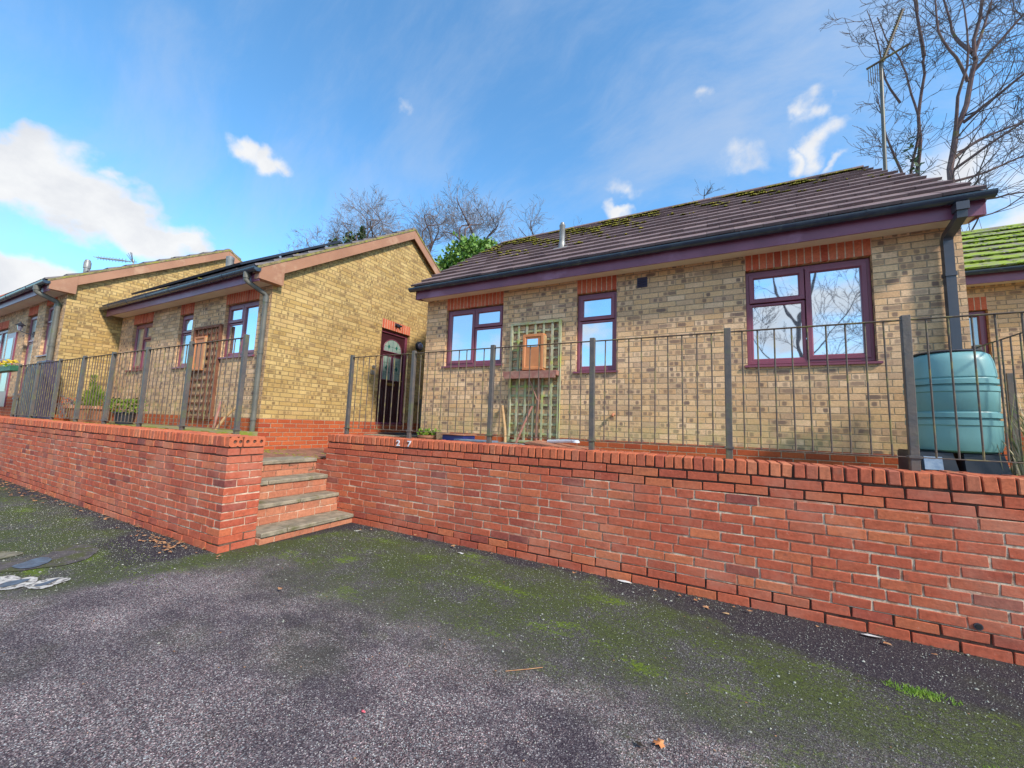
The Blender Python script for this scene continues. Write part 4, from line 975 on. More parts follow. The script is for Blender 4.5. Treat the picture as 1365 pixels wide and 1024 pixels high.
q = MB(); q.cbox(-2.985, -2.08, 5.36, 5.495, 2.08, 2.155, .004, .003); q.cbox(-2.97, -2.10, 5.36, 5.38, 2.04, 2.10, .003); sh = obj('shelf', q, 'pinkwood', org=(-2.53, 5.45, 2.08)); tag(sh, 'faded pink brown shelf plank across the green trellis', 'shelf')
q = MB(); q.tube([(-2.44, 5.50, .98), (-2.43, 5.50, 1.6), (-2.40, 5.48, 2.08)], .022, 8); q.tube([(-2.42, 5.47, 1.7), (-2.5, 5.45, 1.9), (-2.55, 5.44, 2.02)], .010, 6); tag(obj('climbing_stem', q, 'pinkwood', org=(-2.44, 5.5, .98), smooth=True), 'bare reddish climber stem running up behind the green trellis', 'plant')

# ------------------------------------------------------------------ water butt
wb = thing('water_butt', 'teal ribbed plastic water butt under the downpipe', 'water butt', (1.87, 4.95, 1.23))
prof = [(.235, 1.225), (.262, 1.24), (.275, 1.28), (.280, 1.36), (.281, 1.46)]
for zc in (1.47, 1.76):
    prof += [(.281, zc-.02), (.289, zc-.012), (.289, zc+.03), (.262, zc+.033), (.262, zc+.048), (.288, zc+.052), (.287, zc+.09), (.272, zc+.096), (.268, zc+.104), (.276, zc+.114)]
prof += [(.272, 1.93), (.262, 2.01), (.245, 2.07), (.222, 2.09), (.21, 2.095)]
q = MB(); q.lathe(1.885, 4.95, prof, 64, .85); obj('barrel', q, 'teal', wb, smooth=True)
q = MB(); q.lathe(1.87, 4.95, [(.20, 2.096), (.225, 2.098), (.23, 2.106), (.215, 2.114), (.05, 2.118)], 40, .85); obj('lid', q, 'darkpipe', wb, smooth=True)
wst = thing('butt_stand', 'black plastic stand block under the teal water butt', 'stand', (1.87, 4.95, ZR))
for (a, b) in ((1.585, 1.80), (1.855, 2.10)):
    q = MB(); q.hexa([(a, 4.68, ZR), (b+.03, 4.68, ZR), (b+.03, 5.2, ZR), (a, 5.2, ZR), (a, 4.72, 1.215), (b-.01, 4.72, 1.215), (b-.01, 5.2, 1.215), (a, 5.2, 1.215)]); obj('leg', q, 'black', wst)
q = MB(); q.cbox(1.59, 2.15, 4.75, 5.2, 1.216, 1.2245, .003); obj('top', q, 'black', wst)
q = MB(); q.box(1.60, 1.715, 4.678, 4.70, 1.07, 1.18);
for i in range(8): p = q.v[i]; q.v[i] = (p[0], p[1]+(p[2]-ZR)*.151-.012, p[2])
obj('sticker', q, 'label', wst)

# ------------------------------------------------------------------ things on the right terrace
def pot(name, label, cat, x, y, z, prof, mat, n=20, group=None, sq=1.0, ax=(1, 1)):
    p = thing(name, label, cat, (x, y, z), group); q = MB(); q.lathe(x, y, [(r, z+h) for r, h in prof], n, sq, ax); obj('pot', q, mat, p, smooth=(sq == 1.0)); return p
def leaves(mb, c, r, n, size, up=.6, flat=1.0):
    for _ in range(n):
        a = R.uniform(0, 2*math.pi); b = R.random()**.5; p = Vector((c[0]+r*b*math.cos(a), c[1]+r*b*math.sin(a), c[2]+R.uniform(0, r*flat)))
        d = Vector((R.gauss(0, 1), R.gauss(0, 1), R.gauss(up, .6))).normalized(); w = d.orthogonal().normalized(); w.rotate(Matrix.Rotation(R.uniform(0, 6.28), 3, d)); s_ = size*R.uniform(.6, 1.3)
        mb.poly([p, p+d*s_*.5+w*s_*.28, p+d*s_, p+d*s_*.5-w*s_*.28])
R.seed(9)
zt_ = ZR
p = pot('flower_pot', 'terracotta pot with bright green leaves beside the second post', 'plant pot', -3.58, 4.35, zt_, [(.10, 0), (.135, .15), (.15, .155), (.15, .185), (.13, .185), (.12, .15)], 'terracotta')
q = MB(); leaves(q, (-3.58, 4.35, zt_+.16), .14, 220, .05, .8, .6); obj('leaves', q, 'leaf', p)
p = pot('planter', 'beige woven planter between the leafy pot and the blue planter', 'planter', -3.36, 4.38, zt_, [(.11, 0), (.13, .235), (.125, .24), (.11, .22)], 'wicker', 4, sq=1.0)
p.location = p.location
p = thing('planter', 'dark blue square planter behind the coping', 'planter', (-3.06, 4.35, zt_)); q = MB(); q.cbox(-3.24, -2.90, 4.22, 4.50, zt_, zt_+.205, .006); obj('body', q, 'blue', p)
q = MB(); q.cbox(-3.255, -2.885, 4.205, 4.515, zt_+.206, zt_+.22, .004); obj('rim', q, 'terracotta', p)
p = thing('trough', 'blue grey trough planter left of the middle post', 'trough', (-2.75, 4.2, zt_)); q = MB(); q.cbox(-2.98, -2.42, 4.12, 4.30, zt_, zt_+.165, .006); q.cbox(-2.72, -2.70, 4.117, 4.12, zt_, zt_+.16, .001); obj('body', q, 'lead', p)
p = thing('trough', 'grey concrete trough right of the middle post', 'trough', (-2.1, 4.15, zt_)); q = MB(); q.cbox(-2.36, -1.98, 4.06, 4.26, zt_, zt_+.15, .008, .003); obj('body', q, 'conc', p)
def stick(label, pts, r, mat='rawwood', nm='wooden_stick'): q = MB(); q.tube(pts, r, 8); o = obj(nm, q, mat, org=pts[0], smooth=True); tag(o, label, 'stick')
stick('bare wooden stick leaning by the blue trough', [(-2.86, 5.3, zt_), (-2.92, 5.38, 1.25), (-3.05, 5.5, 1.62)], .022)
stick('thin reddish stick leaning right of the other stick', [(-2.72, 5.3, zt_), (-2.60, 5.40, 1.35), (-2.52, 5.5, 1.62)], .018, 'pinkwood')
q = MB(); q.hexa([(-1.98, 4.15, zt_+.155), (-.98, 4.05, zt_+.10), (-.95, 4.35, zt_+.10), (-1.95, 4.5, zt_+.175), (-1.98, 4.15, zt_+.175), (-.98, 4.05, zt_+.118), (-.95, 4.35, zt_+.118), (-1.95, 4.5, zt_+.195)])
q.box(-1.9, -1.8, 4.2, 4.4, zt_, zt_+.155); q.box(-1.1, -1.03, 4.1, 4.3, zt_, zt_+.10); tag(obj('wooden_board', q, 'terracotta', org=(-1.5, 4.2, zt_)), 'salmon coloured board lying on blocks behind the coping', 'board')
dpp = thing('plastic_pipe', 'white plastic pipe with a round end lying on the salmon board', 'pipe', (-1.6, 4.3, zt_+.2)); q = MB(); q.tube([(-1.80, 4.42, zt_+.185), (-1.42, 4.25, zt_+.215)], .022, 12); obj('tube', q, 'white', dpp, smooth=True)
q = MB(); q.blob((-1.39, 4.24, zt_+.195), .045, .9, 12, 4, 0); obj('round_end', q, 'white', dpp, smooth=True)
# reeds beside the water butt
R.seed(10)
gr = thing('ornamental_grass', 'tall dry ornamental grass right of the water butt', 'plant', (2.45, 4.9, ZR))
for nm, mt, cnt in (('green_blades', 'reed', 260), ('dry_blades', 'reedpale', 170)):
    q = MB()
    for _ in range(cnt):
        x, y = 2.48+R.gauss(0, .13), 4.85+R.gauss(0, .15); h = R.uniform(.35, .95); lx, ly = R.gauss(0, .14), R.gauss(0, .14); w = R.uniform(.004, .009)
        pts = [(x+lx*t_**1.8, y+ly*t_**1.8, ZR+h*t_-abs(lx)*.4*t_**3) for t_ in (0, .35, .7, 1)]; n = len(q.v)
        ang = R.uniform(0, 3.14); cx, cy = math.cos(ang), math.sin(ang)
        for i, pp in enumerate(pts): ww = w*(1-i/3.3); q.v += [(pp[0]-cx*ww, pp[1]-cy*ww, pp[2]), (pp[0]+cx*ww, pp[1]+cy*ww, pp[2])]
        for i in range(3): q.face(n+2*i, n+2*i+1, n+2*i+3, n+2*i+2)
    obj(nm, q, mt, gr)

# ------------------------------------------------------------------ left terrace things
R.seed(12)
p = pot('flower_pot', 'wide terracotta bowl pot with a lime green conifer on the left terrace', 'plant pot', -10.95, 3.0, ZL, [(.25, 0), (.36, .26), (.39, .27), (.39, .33), (.35, .33), (.34, .29)], 'terracotta', 28)
q = MB()
for (dx_, h, r) in ((-.12, .62, .10), (.12, .42, .16), (.32, .28, .2), (-.3, .3, .2)):
    for _ in range(260):
        t_ = R.random(); rr = r*(1-t_*.85)*R.random()**.5; a = R.uniform(0, 6.28); c = Vector((-10.95+dx_+rr*math.cos(a), 3.0+rr*math.sin(a), ZL+.3+h*t_)); d = Vector((math.cos(a)*.6, math.sin(a)*.6, 1)).normalized(); s_ = .07; w = d.orthogonal().normalized()*.008
        q.poly([c-w, c+d*s_, c+w])
obj('foliage', q, 'conifer', p)
p = pot('flower_pot', 'dark pot with small dark shrub right of the lime conifer', 'plant pot', -10.0, 3.2, ZL, [(.12, 0), (.16, .2), (.18, .21), (.18, .24), (.15, .24)], 'black', 20)
q = MB(); leaves(q, (-10.0, 3.2, ZL+.22), .26, 330, .07, .5, 1.0); obj('foliage', q, 'conifer', p)
p = pot('tub', 'low orange tub on the terrace left of the conifer pot', 'plant pot', -12.5, 2.95, ZL, [(.30, 0), (.36, .12), (.34, .125), (.30, .09)], 'orangepot', 24)
q = MB()
for _ in range(60):
    a = R.uniform(0, 6.28); x, y = -12.2+R.gauss(0, .16), 3.05+R.gauss(0, .12); q.tube([(x, y, ZL+.05), (x+R.gauss(0, .07), y+R.gauss(0, .07), ZL+.25+R.random()*.15), (x+R.gauss(0, .16), y+R.gauss(0, .1), ZL+R.uniform(.25, .55))], .006, 4)
obj('dry_stems', q, 'greytwig', p)
stick('pale wooden post piece leaning on the middle house left of the branch', [(-7.62, 3.58, ZL), (-7.70, 3.66, ZL+.25), (-7.76, 3.72, ZL+.48)], .022, 'pinkwood')
stick('bent bare branch leaning on the middle house near the railing end', [(-7.36, 3.50, ZL), (-7.28, 3.6, ZL+.24), (-7.18, 3.68, ZL+.39), (-7.08, 3.71, ZL+.40)], .022)
# tall dark water butts and panel at the far left
gb = thing('storage_tank', 'tall dark blue plastic tank behind the far left railing', 'water tank', (-13.0, 2.65, ZL))
q = MB(); q.lathe(-13.0, 2.65, [(.43, ZL)]+[(.44+(.02 if k % 2 else 0), ZL+.10+k*.115) for k in range(9)]+[(.43, ZL+1.08), (.36, ZL+1.15), (.16, ZL+1.185)], 32, .8, ax=(1, .33)); obj('barrel', q, 'navyplastic', gb, smooth=True)
q = MB(); q.lathe(-13.28, 2.65, [(.07, ZL+1.12), (.07, ZL+1.18), (.04, ZL+1.19)], 14, ax=(1, .6)); obj('cap', q, 'label', gb, smooth=True)
gb2 = thing('storage_box', 'low dark blue box left of the tall dark tank', 'storage box', (-13.7, 2.65, ZL))
q = MB(); q.cbox(-13.88, -13.50, 2.55, 2.80, ZL, ZL+.42, .02); obj('body', q, 'navyplastic', gb2)
q = MB(); q.cbox(-13.91, -13.48, 2.53, 2.82, ZL+.421, ZL+.46, .008); obj('lid', q, 'navyplastic', gb2)
pn = thing('storage_cupboard', 'dark purple grey upright cupboard right of the tall dark tank', 'cupboard', (-12.5, 2.7, ZL))
q = MB(); q.cbox(-12.82, -12.22, 2.58, 2.80, ZL, ZL+1.24, .01); obj('body', q, 'navypurple', pn)
q = MB(); q.cbox(-12.80, -12.53, 2.565, 2.579, ZL+.04, ZL+1.20, .004); q2 = MB(); q2.cbox(-12.51, -12.24, 2.565, 2.579, ZL+.04, ZL+1.20, .004); obj('door', q, 'navypurple', pn); obj('door', q2, 'navypurple', pn)
hb = thing('window_box', 'green trough of yellow flowers hung on the railing at the left edge', 'planter', (-14.6, 2.42, 2.0))
q = MB(); q.cbox(-15.4, -13.5, 2.36, 2.50, 2.09, 2.21, .01); obj('trough', q, 'greenbox', hb)
q = MB(); leaves(q, (-13.8, 2.43, 2.2), .12, 60, .05, .3, .2); leaves(q, (-14.8, 2.43, 2.2), .2, 90, .05, .3, .2); obj('leaves', q, 'leaf', hb)
for cx in (-13.75, -14.15, -14.6, -15.1):
    q = MB(); [q.blob((cx+R.gauss(0, .05), 2.43+R.gauss(0, .04), 2.28+R.random()*.05), .035, .8, 7, 2, .2) for _ in range(7)]; obj('flowers', q, 'yellow', hb)
q = MB(); q.cbox(-15.4, -13.62, 2.40, 2.46, 1.0, 2.03, .004) if False else q.tube([(-15.3, 2.46, 1.05), (-15.3, 2.46, 2.03)], .02, 8); obj('support', q, 'ironpost', hb)

# ------------------------------------------------------------------ ground litter and markings
MARK = {'o1': [(-4.95, .96), (-4.928, 0.987), (-4.905, 1.038), (-4.82, 1.057), (-4.761, 1.068), (-4.754, 1.105), (-4.665, 1.121), (-4.561, 1.085), (-4.546, 1.044), (-4.524, 0.986), (-4.571, 0.925), (-4.72, .80), (-4.9, .86)],
        'o2': [(-4.525, 1.026), (-4.535, 1.068), (-4.59, 1.117), (-4.58, 1.185), (-4.527, 1.229), (-4.452, 1.242), (-4.409, 1.166), (-4.369, 1.081), (-4.439, 1.041)],
        'i1': [(-4.707, 0.949), (-4.735, 0.989), (-4.706, 1.069), (-4.679, 1.086), (-4.626, 1.034), (-4.613, 0.985), (-4.628, 0.935)],
        'i2': [(-4.483, 1.061), (-4.503, 1.114), (-4.531, 1.182), (-4.518, 1.199), (-4.448, 1.124), (-4.439, 1.078)]}
def smooth(pts, k=4, closed=True):
    P = [Vector((*p, 0)) if len(p) == 2 else Vector(p) for p in pts]; n = len(P); out = []
    for i in range(n if closed else n-1):
        g_ = (lambda j: P[j % n]) if closed else (lambda j: P[min(max(j, 0), n-1)])
        a, b, c, d = g_(i-1), g_(i), g_(i+1), g_(i+2)
        for q_ in range(k):
            t_ = q_/k; out.append(.5*((2*b)+(c-a)*t_+(2*a-5*b+4*c-d)*t_*t_+(3*b-a-3*c+d)*t_**3))
    if not closed: out.append(P[-1])
    return out
def flat(pts, z):
    pts = [(p.x+R.gauss(0, .002), p.y+R.gauss(0, .002)) for p in smooth(pts)]
    return flat0(pts, z)
def flat0(pts, z): q = MB(); q.poly([(x, y, z) for x, y in pts]); return q
for k in ('o1', 'o2'):
    struct('painted_marking', flat(MARK[k][::-1], .008), 'markwhite')
for k in ('i1', 'i2'): struct('painted_marking', flat(MARK[k], .012), 'markblue')
struct('painted_marking', flat([(-5.161, 1.085), (-5.214, 1.156), (-5.282, 1.247), (-5.215, 1.303), (-5.094, 1.281), (-4.995, 1.174), (-5.046, 1.104)], .012), 'markblue')
struct('tarmac_patch', flat([(-5.35, 1.297), (-5.535, 1.432), (-5.56, 1.52), (-5.503, 1.597), (-5.35, 1.62), (-5.197, 1.608), (-5.05, 1.53), (-4.944, 1.449), (-4.898, 1.301), (-4.96, 1.2), (-4.99, 1.10), (-5.1, 1.0), (-5.3, .98), (-5.4, 1.12)], .006), 'patch')
struct('tarmac_patch', flat([(-6.6, .7), (-5.962, 1.035), (-5.612, 1.234), (-5.50, 1.08), (-5.6, .85), (-6.2, .3)], .006), 'patchpale')
R.seed(14)
def leafpoly(mb, x, y, s_, z=.01):
    a = R.uniform(0, 6.28); c_, n_ = math.cos(a), math.sin(a); n = len(mb.v); k = 7
    for i in range(k):
        t_ = 2*math.pi*i/k; r = s_*(1 if i % 2 else .55)*R.uniform(.8, 1.2); mb.v.append((x+r*math.cos(t_+a), y+r*math.sin(t_+a)*.8, z+R.uniform(0, s_*.35)))
    mb.v.append((x, y, z+s_*.1))
    for i in range(k): mb.face(n+i, n+(i+1) % k, n+k)
def wally(x): return YL if x < -4.2 else YR
q = MB()
for _ in range(12000):
    x = R.uniform(-8.5, 2.8); d = abs(R.gauss(.2, .95))+.02; y = wally(x)-d
    if -4.25 < x < -4.0 and y > 2.2: continue
    if y < .6: continue
    s_ = R.uniform(.0010, .0036)*(2.6 if R.random() < .03 else 1); a = R.uniform(0, 6.28); c_, n_ = math.cos(a), math.sin(a); n = len(q.v)
    asp = R.uniform(.5, 1)
    for (u, v_) in ((-1, -asp), (1, -asp*.7), (.8, asp), (-.7, asp*.8)): q.v.append((x+s_*(u*c_-v_*n_), y+s_*(u*n_+v_*c_), R.uniform(.003, .006)))
    q.v.append((x, y, .007+s_*.5))
    for k in range(4): q.face(n+k, n+(k+1) % 4, n+4)
obj('grit', q, 'chip', kind='stuff')
q = MB()
for _ in range(11000):     # loose stones of mixed tone in the worn surface
    y = R.uniform(.55, 2.6); x = R.uniform(-3.4, 1.6)*(.45+y*.35)-y*.35; s_ = R.uniform(.0008, .0030)*(1.8 if R.random() < .03 else 1); a = R.uniform(0, 6.28); n = len(q.v); q.tint = R.random()
    for k in range(5):
        r = s_*R.uniform(.7, 1.2); q.v.append((x+r*math.cos(a+k*1.2566), y+r*math.sin(a+k*1.2566), .0015))
    q.v.append((x+s_*.1, y, .0015+s_*.7))
    for k in range(5): q.face(n+k, n+(k+1) % 5, n+5)
obj('loose_gravel', q, 'gravel', kind='stuff')
q = MB()
for _ in range(130):
    y = R.uniform(.7, 3.3); x = R.uniform(-4.2, 1.6)
    if y < wally(x)-.05: leafpoly(q, x, y, R.uniform(.003, .008), .003)
obj('leaf_crumbs', q, 'deadleaf', kind='stuff')
q = MB()
for _ in range(1500):
    x = R.uniform(-12, 3.2); d = abs(R.gauss(0, .022))+.001; s_ = R.uniform(.003, .011); q.blob((x, wally(x)-d if not -4.24 < x < -4.0 else 2.3, -.001), s_, .6, 5, 2, .4)
obj('wall_foot_dirt', q, 'dirt', kind='stuff')
q = MB()
for (cx, cy, sx, sy, cnt) in ((-5.05, 2.02, .20, .06, 45), (-4.75, 1.95, .12, .06, 18), (-10.6, 1.95, 1.1, .10, 170), (-7.5, 2.05, 2.0, .05, 60), (-1, 3.5, 3, .06, 40)):
    for _ in range(cnt):
        x = cx+R.gauss(0, sx); y = min(cy+R.gauss(0, sy), wally(x)-.01); leafpoly(q, x, y, R.uniform(.012, .032), .006+R.random()*.02)
obj('fallen_leaves', q, 'deadleaf', kind='stuff')
# single orange maple leaf in the foreground
q = MB(); lx, ly = -.229, 1.897; pts = []
star = [(0, 1.0), (22, .62), (40, .92), (60, .5), (85, .85), (120, .45), (150, .6), (180, .35), (210, .6), (240, .45), (275, .85), (300, .5), (320, .92), (338, .62)]
for a_, r in star: a2 = math.radians(a_+200); pts.append((lx+.036*r*math.cos(a2), ly+.036*r*math.sin(a2), .010+.006*math.sin(a_/57*2)))
n = 0; q.v = pts+[(lx, ly, .016)]
for i in range(len(pts)): q.face(i, (i+1) % len(pts), len(pts))
tag(obj('maple_leaf', q, 'mapleleaf', org=(lx, ly, 0)), 'single orange maple leaf lying on the tarmac in the foreground', 'leaf')
q = MB(); leafpoly(q, -.30, 1.84, .022); tag(obj('leaf', q, 'soil', org=(-.3, 1.84, 0)), 'small dark brown leaf lying beside the orange maple leaf', 'leaf')
for (x, y, s_, lab, mt) in ((-2.308, 3.413, .035, 'crumpled white wrapper on the ground nearest the steps', 'litter'), (-.717, 3.60, .045, 'flattened white litter at the foot of the right wall', 'litter'), (.046, 3.399, .020, 'small yellowish rectangle of litter near the right wall', 'rawwood'), (.889, 3.57, .045, 'thin white scrap of litter at the wall foot towards the drain', 'litter'), (-3.75, 3.40, .04, 'pale leaf scrap on the moss beside the steps', 'chip'), (-1.43, 1.397, .009, 'tiny pink scrap on the tarmac in the foreground', 'pinkscrap')):
    q = MB(); n = 7; 
    for i in range(n):
        a_ = 6.283*i/n; r = s_*R.uniform(.5, 1.25); q.v.append((x+r*1.4*math.cos(a_), y+r*.55*math.sin(a_), .006+R.uniform(0, .012)))
    q.v.append((x, y, .018))
    for i in range(n): q.face(i, (i+1) % n, n)
    if mt == 'pinkscrap': M['pinkscrap'] = simple('pink_plastic', (.75, .12, .16))
    tag(obj('litter', q, mt, org=(x, y, 0)), lab, 'litter')
q = MB(); q.tube([(-1.02, 1.99, .006), (-.93, 2.05, .012), (-.86, 2.12, .008)], .0022, 5); tag(obj('twig', q, 'deadleaf', org=(-.95, 2.05, 0)), 'thin brown twig lying on the tarmac left of the orange leaf', 'twig')
# weeds tuft at right
def tuft(label, x, y, r, n, h):
    q = MB()
    for _ in range(n):
        a = R.uniform(0, 6.28); rr = r*R.random(); px, py = x+rr*1.8*math.cos(a), y+rr*.6*math.sin(a); hh = h*R.uniform(.4, 1); w = .0022
        q.poly([(px-w, py, .003), (px+w, py, .003), (px+R.gauss(0, hh*.6), py+R.gauss(0, hh*.6), .003+hh)])
    tag(obj('weed_tuft', q, 'leaf', org=(x, y, 0)), label, 'plant')
tuft('bright green weed tuft on the tarmac near the right edge', .93, 2.95, .09, 420, .022)
tuft('small green weed tuft in the right foreground corner', 1.05, 2.45, .06, 160, .018)
tuft('tiny weed growing at the coping top in front of the railing', .0, 0, 0, 0, 0) if False else None
# moss tufts along the wall base and on the moss belt
R.seed(15); q = MB()
for (cx, cy, sx, sy, cnt) in ((-3.9, 3.1, .35, .2, 260), (-2.7, 3.2, .5, .15, 200), (-1.4, 3.0, .6, .12, 200), (-.2, 2.95, .5, .12, 160), (-4.9, 1.75, .5, .05, 300), (-4.3, 1.55, .3, .05, 240), (-5.7, 1.35, .5, .05, 200), (-6.8, 1.6, .8, .06, 240), (.6, 2.75, .4, .08, 160), (-4.0, 2.3, .12, .2, 80)):
    for _ in range(cnt):
        x = cx+R.gauss(0, sx); y = cy+R.gauss(0, sy)
        if y > wally(x)-.01: continue
        q.blob((x, y, -.001), R.uniform(.002, .0065), .5, 5, 2, .4)
obj('ground_moss', q, 'mossground', kind='stuff')
R.seed(16); q = MB()
for _ in range(700):
    x = R.uniform(-13, -4.8); y = 2.46+abs(R.gauss(.05, .12)); z = ZL if y > YL+WT+.01 else CAP
    q.blob((x, min(y, 3.0), (ZL if y > 2.5 else CAP-.004)), R.uniform(.012, .035), .4, 6, 2, .4)
obj('terrace_moss', q, 'moss', kind='stuff')
q = MB()
for _ in range(160):
    x = R.uniform(-6.5, -4.95); y = 3.7-abs(R.gauss(0, .1)) if R.random() < .5 else R.uniform(3.6, 4.2); q.blob((x if R.random() < .5 else -6.58+abs(R.gauss(0, .06)), min(y, 5), ZP-.002), R.uniform(.008, .025), .4, 6, 2, .4)
obj('path_moss', q, 'moss', kind='stuff')

# ------------------------------------------------------------------ trees
def grow(mb, p, d, L, r, lvl, curl=.25, up=.12, kids=(3, 5), spread=.8, n=4, shrink=.62, rmin=.004, minlvl=0):
    segs = max(4, int(L/.28)) if lvl > 1 else 4; pts = [p.copy()]; dd = d.normalized(); out = []
    for i in range(segs):
        dd = (dd+Vector((R.gauss(0, curl), R.gauss(0, curl), R.gauss(0, curl)+up))*.45).normalized(); p = p+dd*(L/segs); pts.append(p.copy()); out.append((p.copy(), dd.copy(), (i+1)/segs))
    r1 = max(rmin, r*.45); mb.tube(pts, [r+(r1-r)*i/(len(pts)-1) for i in range(len(pts))], n if r > .02 else 3, cap=False)
    if lvl <= minlvl: return
    for _ in range(R.randint(*kids)):
        q, qd, t_ = out[R.randrange(max(0, int(segs*.2)), segs)]; ax = qd.orthogonal().normalized(); ax.rotate(Matrix.Rotation(R.uniform(0, 6.28), 3, qd))
        nd = (qd+ax*spread*R.uniform(.6, 1.3)).normalized(); grow(mb, q, nd, L*shrink*R.uniform(.7, 1.15), max(rmin, r*(1-t_*.5)*.5), lvl-1, curl, up, kids, spread, n, shrink, rmin, minlvl)
def tree(name, label, limbs, seed, kids_on, lvl=3, rmin=.007, tm='bark', cm='twig', L0=2.2, bias=(0, 0, .15), curl=.25, spread=.9, ktop=None, kid=(3, 5), group=None, ivy=None):
    R.seed(seed); b = limbs[0][0][0]; T = thing(name, label, 'tree', (b[0], b[1], 0), group)
    tk = MB(); cr = MB()
    for pts, r0, r1, cnt in limbs:
        P = smooth(pts, 3, False); fine = []
        for a, c in zip(P[:-1], P[1:]):
            k = max(1, int((c-a).length/.4))
            for i in range(k): fine.append(a.lerp(c, i/k)+Vector((R.gauss(0, .02), R.gauss(0, .02), 0))*(r0*8))
        fine.append(P[-1]); m_ = len(fine)
        tk.tube(fine, [r0+(r1-r0)*(i/(m_-1)) for i in range(m_)], 8)
        for _ in range(cnt):
            t_ = R.uniform(.22, 1)**.8; i = min(int(t_*(m_-1)), m_-2); d = (fine[i+1]-fine[i]).normalized(); ax = d.orthogonal().normalized(); ax.rotate(Matrix.Rotation(R.uniform(0, 6.28), 3, d))
            nd = (d*.55+ax*spread+Vector(bias)).normalized(); rr = (r0+(r1-r0)*t_)*.42; grow(cr, fine[i], nd, L0*(1.15-.55*t_)*R.uniform(.6, 1.2), max(rmin*1.6, rr*.7), lvl-1, curl, .14, kid, .85, 5, .66, rmin)
    obj('trunk', tk, tm, T, smooth=True); obj('crown', cr, cm, T)
    if ivy:
        q = MB()
        for (c, r, h, cnt) in ivy:
            for _ in range(cnt):
                a = R.uniform(0, 6.28); t_ = R.random(); rr = r*(1-.5*t_)*R.random()**.5; p = Vector((c[0]+rr*math.cos(a), c[1]+rr*math.sin(a), c[2]+h*t_)); d = Vector((R.gauss(0, 1), R.gauss(0, 1), R.gauss(.2, .6))).normalized(); w = d.orthogonal()*.5; s_ = R.uniform(.12, .26)
                q.poly([p, p+d*s_*.5+w*s_*.6, p+d*s_, p+d*s_*.5-w*s_*.6])
        obj('ivy', q, 'ivy', T)
    return T
def lim(y, pts, dy=0): n = len(pts); return [(x, y+dy*i/(n-1), z) for i, (x, z) in enumerate(pts)]
Y = 15.0
tree('bare_tree', 'tall bare tree with one leaning trunk rising behind the right roof end', [
    (lim(Y, [(6.0, .9), (6.05, 7), (6.07, 8.63), (6.23, 9.94), (6.52, 10.94), (6.76, 12.08), (6.76, 12.5), (7.02, 14.08), (7.2, 16.5)]), .125, .025, 34),
    (lim(Y, [(6.62, 11.65), (6.33, 12.34), (5.95, 13.16), (5.85, 14.4), (5.6, 16)], -.8), .042, .012, 14), (lim(Y, [(6.74, 12.51), (6.52, 13.33), (6.51, 14.35), (6.3, 16.6)], .6), .05, .012, 14),
    (lim(Y, [(6.76, 12.43), (7.1, 13.26), (7.4, 14.2), (8.0, 16)], .6), .045, .012, 14), (lim(Y, [(6.44, 10.42), (7.03, 10.81), (7.9, 11.4), (9.6, 12.2)], -1), .05, .012, 18),
    (lim(Y, [(6.2, 9.4), (6.89, 9.99), (7.8, 10.4), (9.6, 11.0)], 1), .05, .012, 18), (lim(Y, [(6.73, 11.89), (7.27, 12.55), (8.1, 13.5), (9.4, 14.6)], -.5), .045, .012, 16), (lim(Y, [(6.25, 10.0), (6.25, 11.04), (6.4, 12.1), (6.2, 13.6)], -1), .05, .012, 10),
    (lim(Y, [(6.15, 8.7), (6.9, 8.9), (7.9, 9.3), (9.3, 9.5)], .5), .04, .01, 16), (lim(Y, [(6.1, 9.0), (7.0, 9.6), (8.2, 10.2), (9.8, 10.4)], -.8), .04, .01, 16), (lim(Y, [(6.1, 8.5), (6.8, 8.1), (7.6, 8.2), (8.6, 7.9)], .5), .035, .01, 14)],
    51, 0, lvl=3, rmin=.0055, L0=1.9, bias=(.6, 0, -.02), curl=.30, kid=(3, 4))
tree('bare_tree', 'bare twin stemmed tree just left of the leaning one behind the aerial', [
    (lim(Y+1, [(5.75, .9), (5.75, 8), (5.78, 9.5), (5.90, 10.8), (5.95, 12.0), (6.15, 13.4), (6.1, 14.3), (6.05, 16.5)]), .10, .02, 34),
    (lim(Y+1, [(6.15, 13.6), (5.95, 15.0), (5.85, 16.4)], -.5), .055, .015, 10), (lim(Y+1, [(5.6, .9), (5.55, 8), (5.6, 9.7), (5.8, 11.1), (5.65, 12.2), (5.5, 13.2), (5.2, 13.9), (4.9, 15)], -.6), .07, .015, 34),
    (lim(Y+1, [(5.55, 9.3), (5.2, 10.2), (4.9, 11.2), (4.7, 12.2)], -.8), .045, .01, 16), (lim(Y+1, [(5.5, 12.2), (5.1, 13.0), (4.9, 14.1), (4.6, 15.2)], -.8), .035, .01, 12)],
    52, 0, lvl=3, rmin=.0055, L0=1.1, bias=(-.15, 0, .15), curl=.42, kid=(2, 4), ivy=[((5.62, 15.8, 9.0), .22, 1.9, 60)])
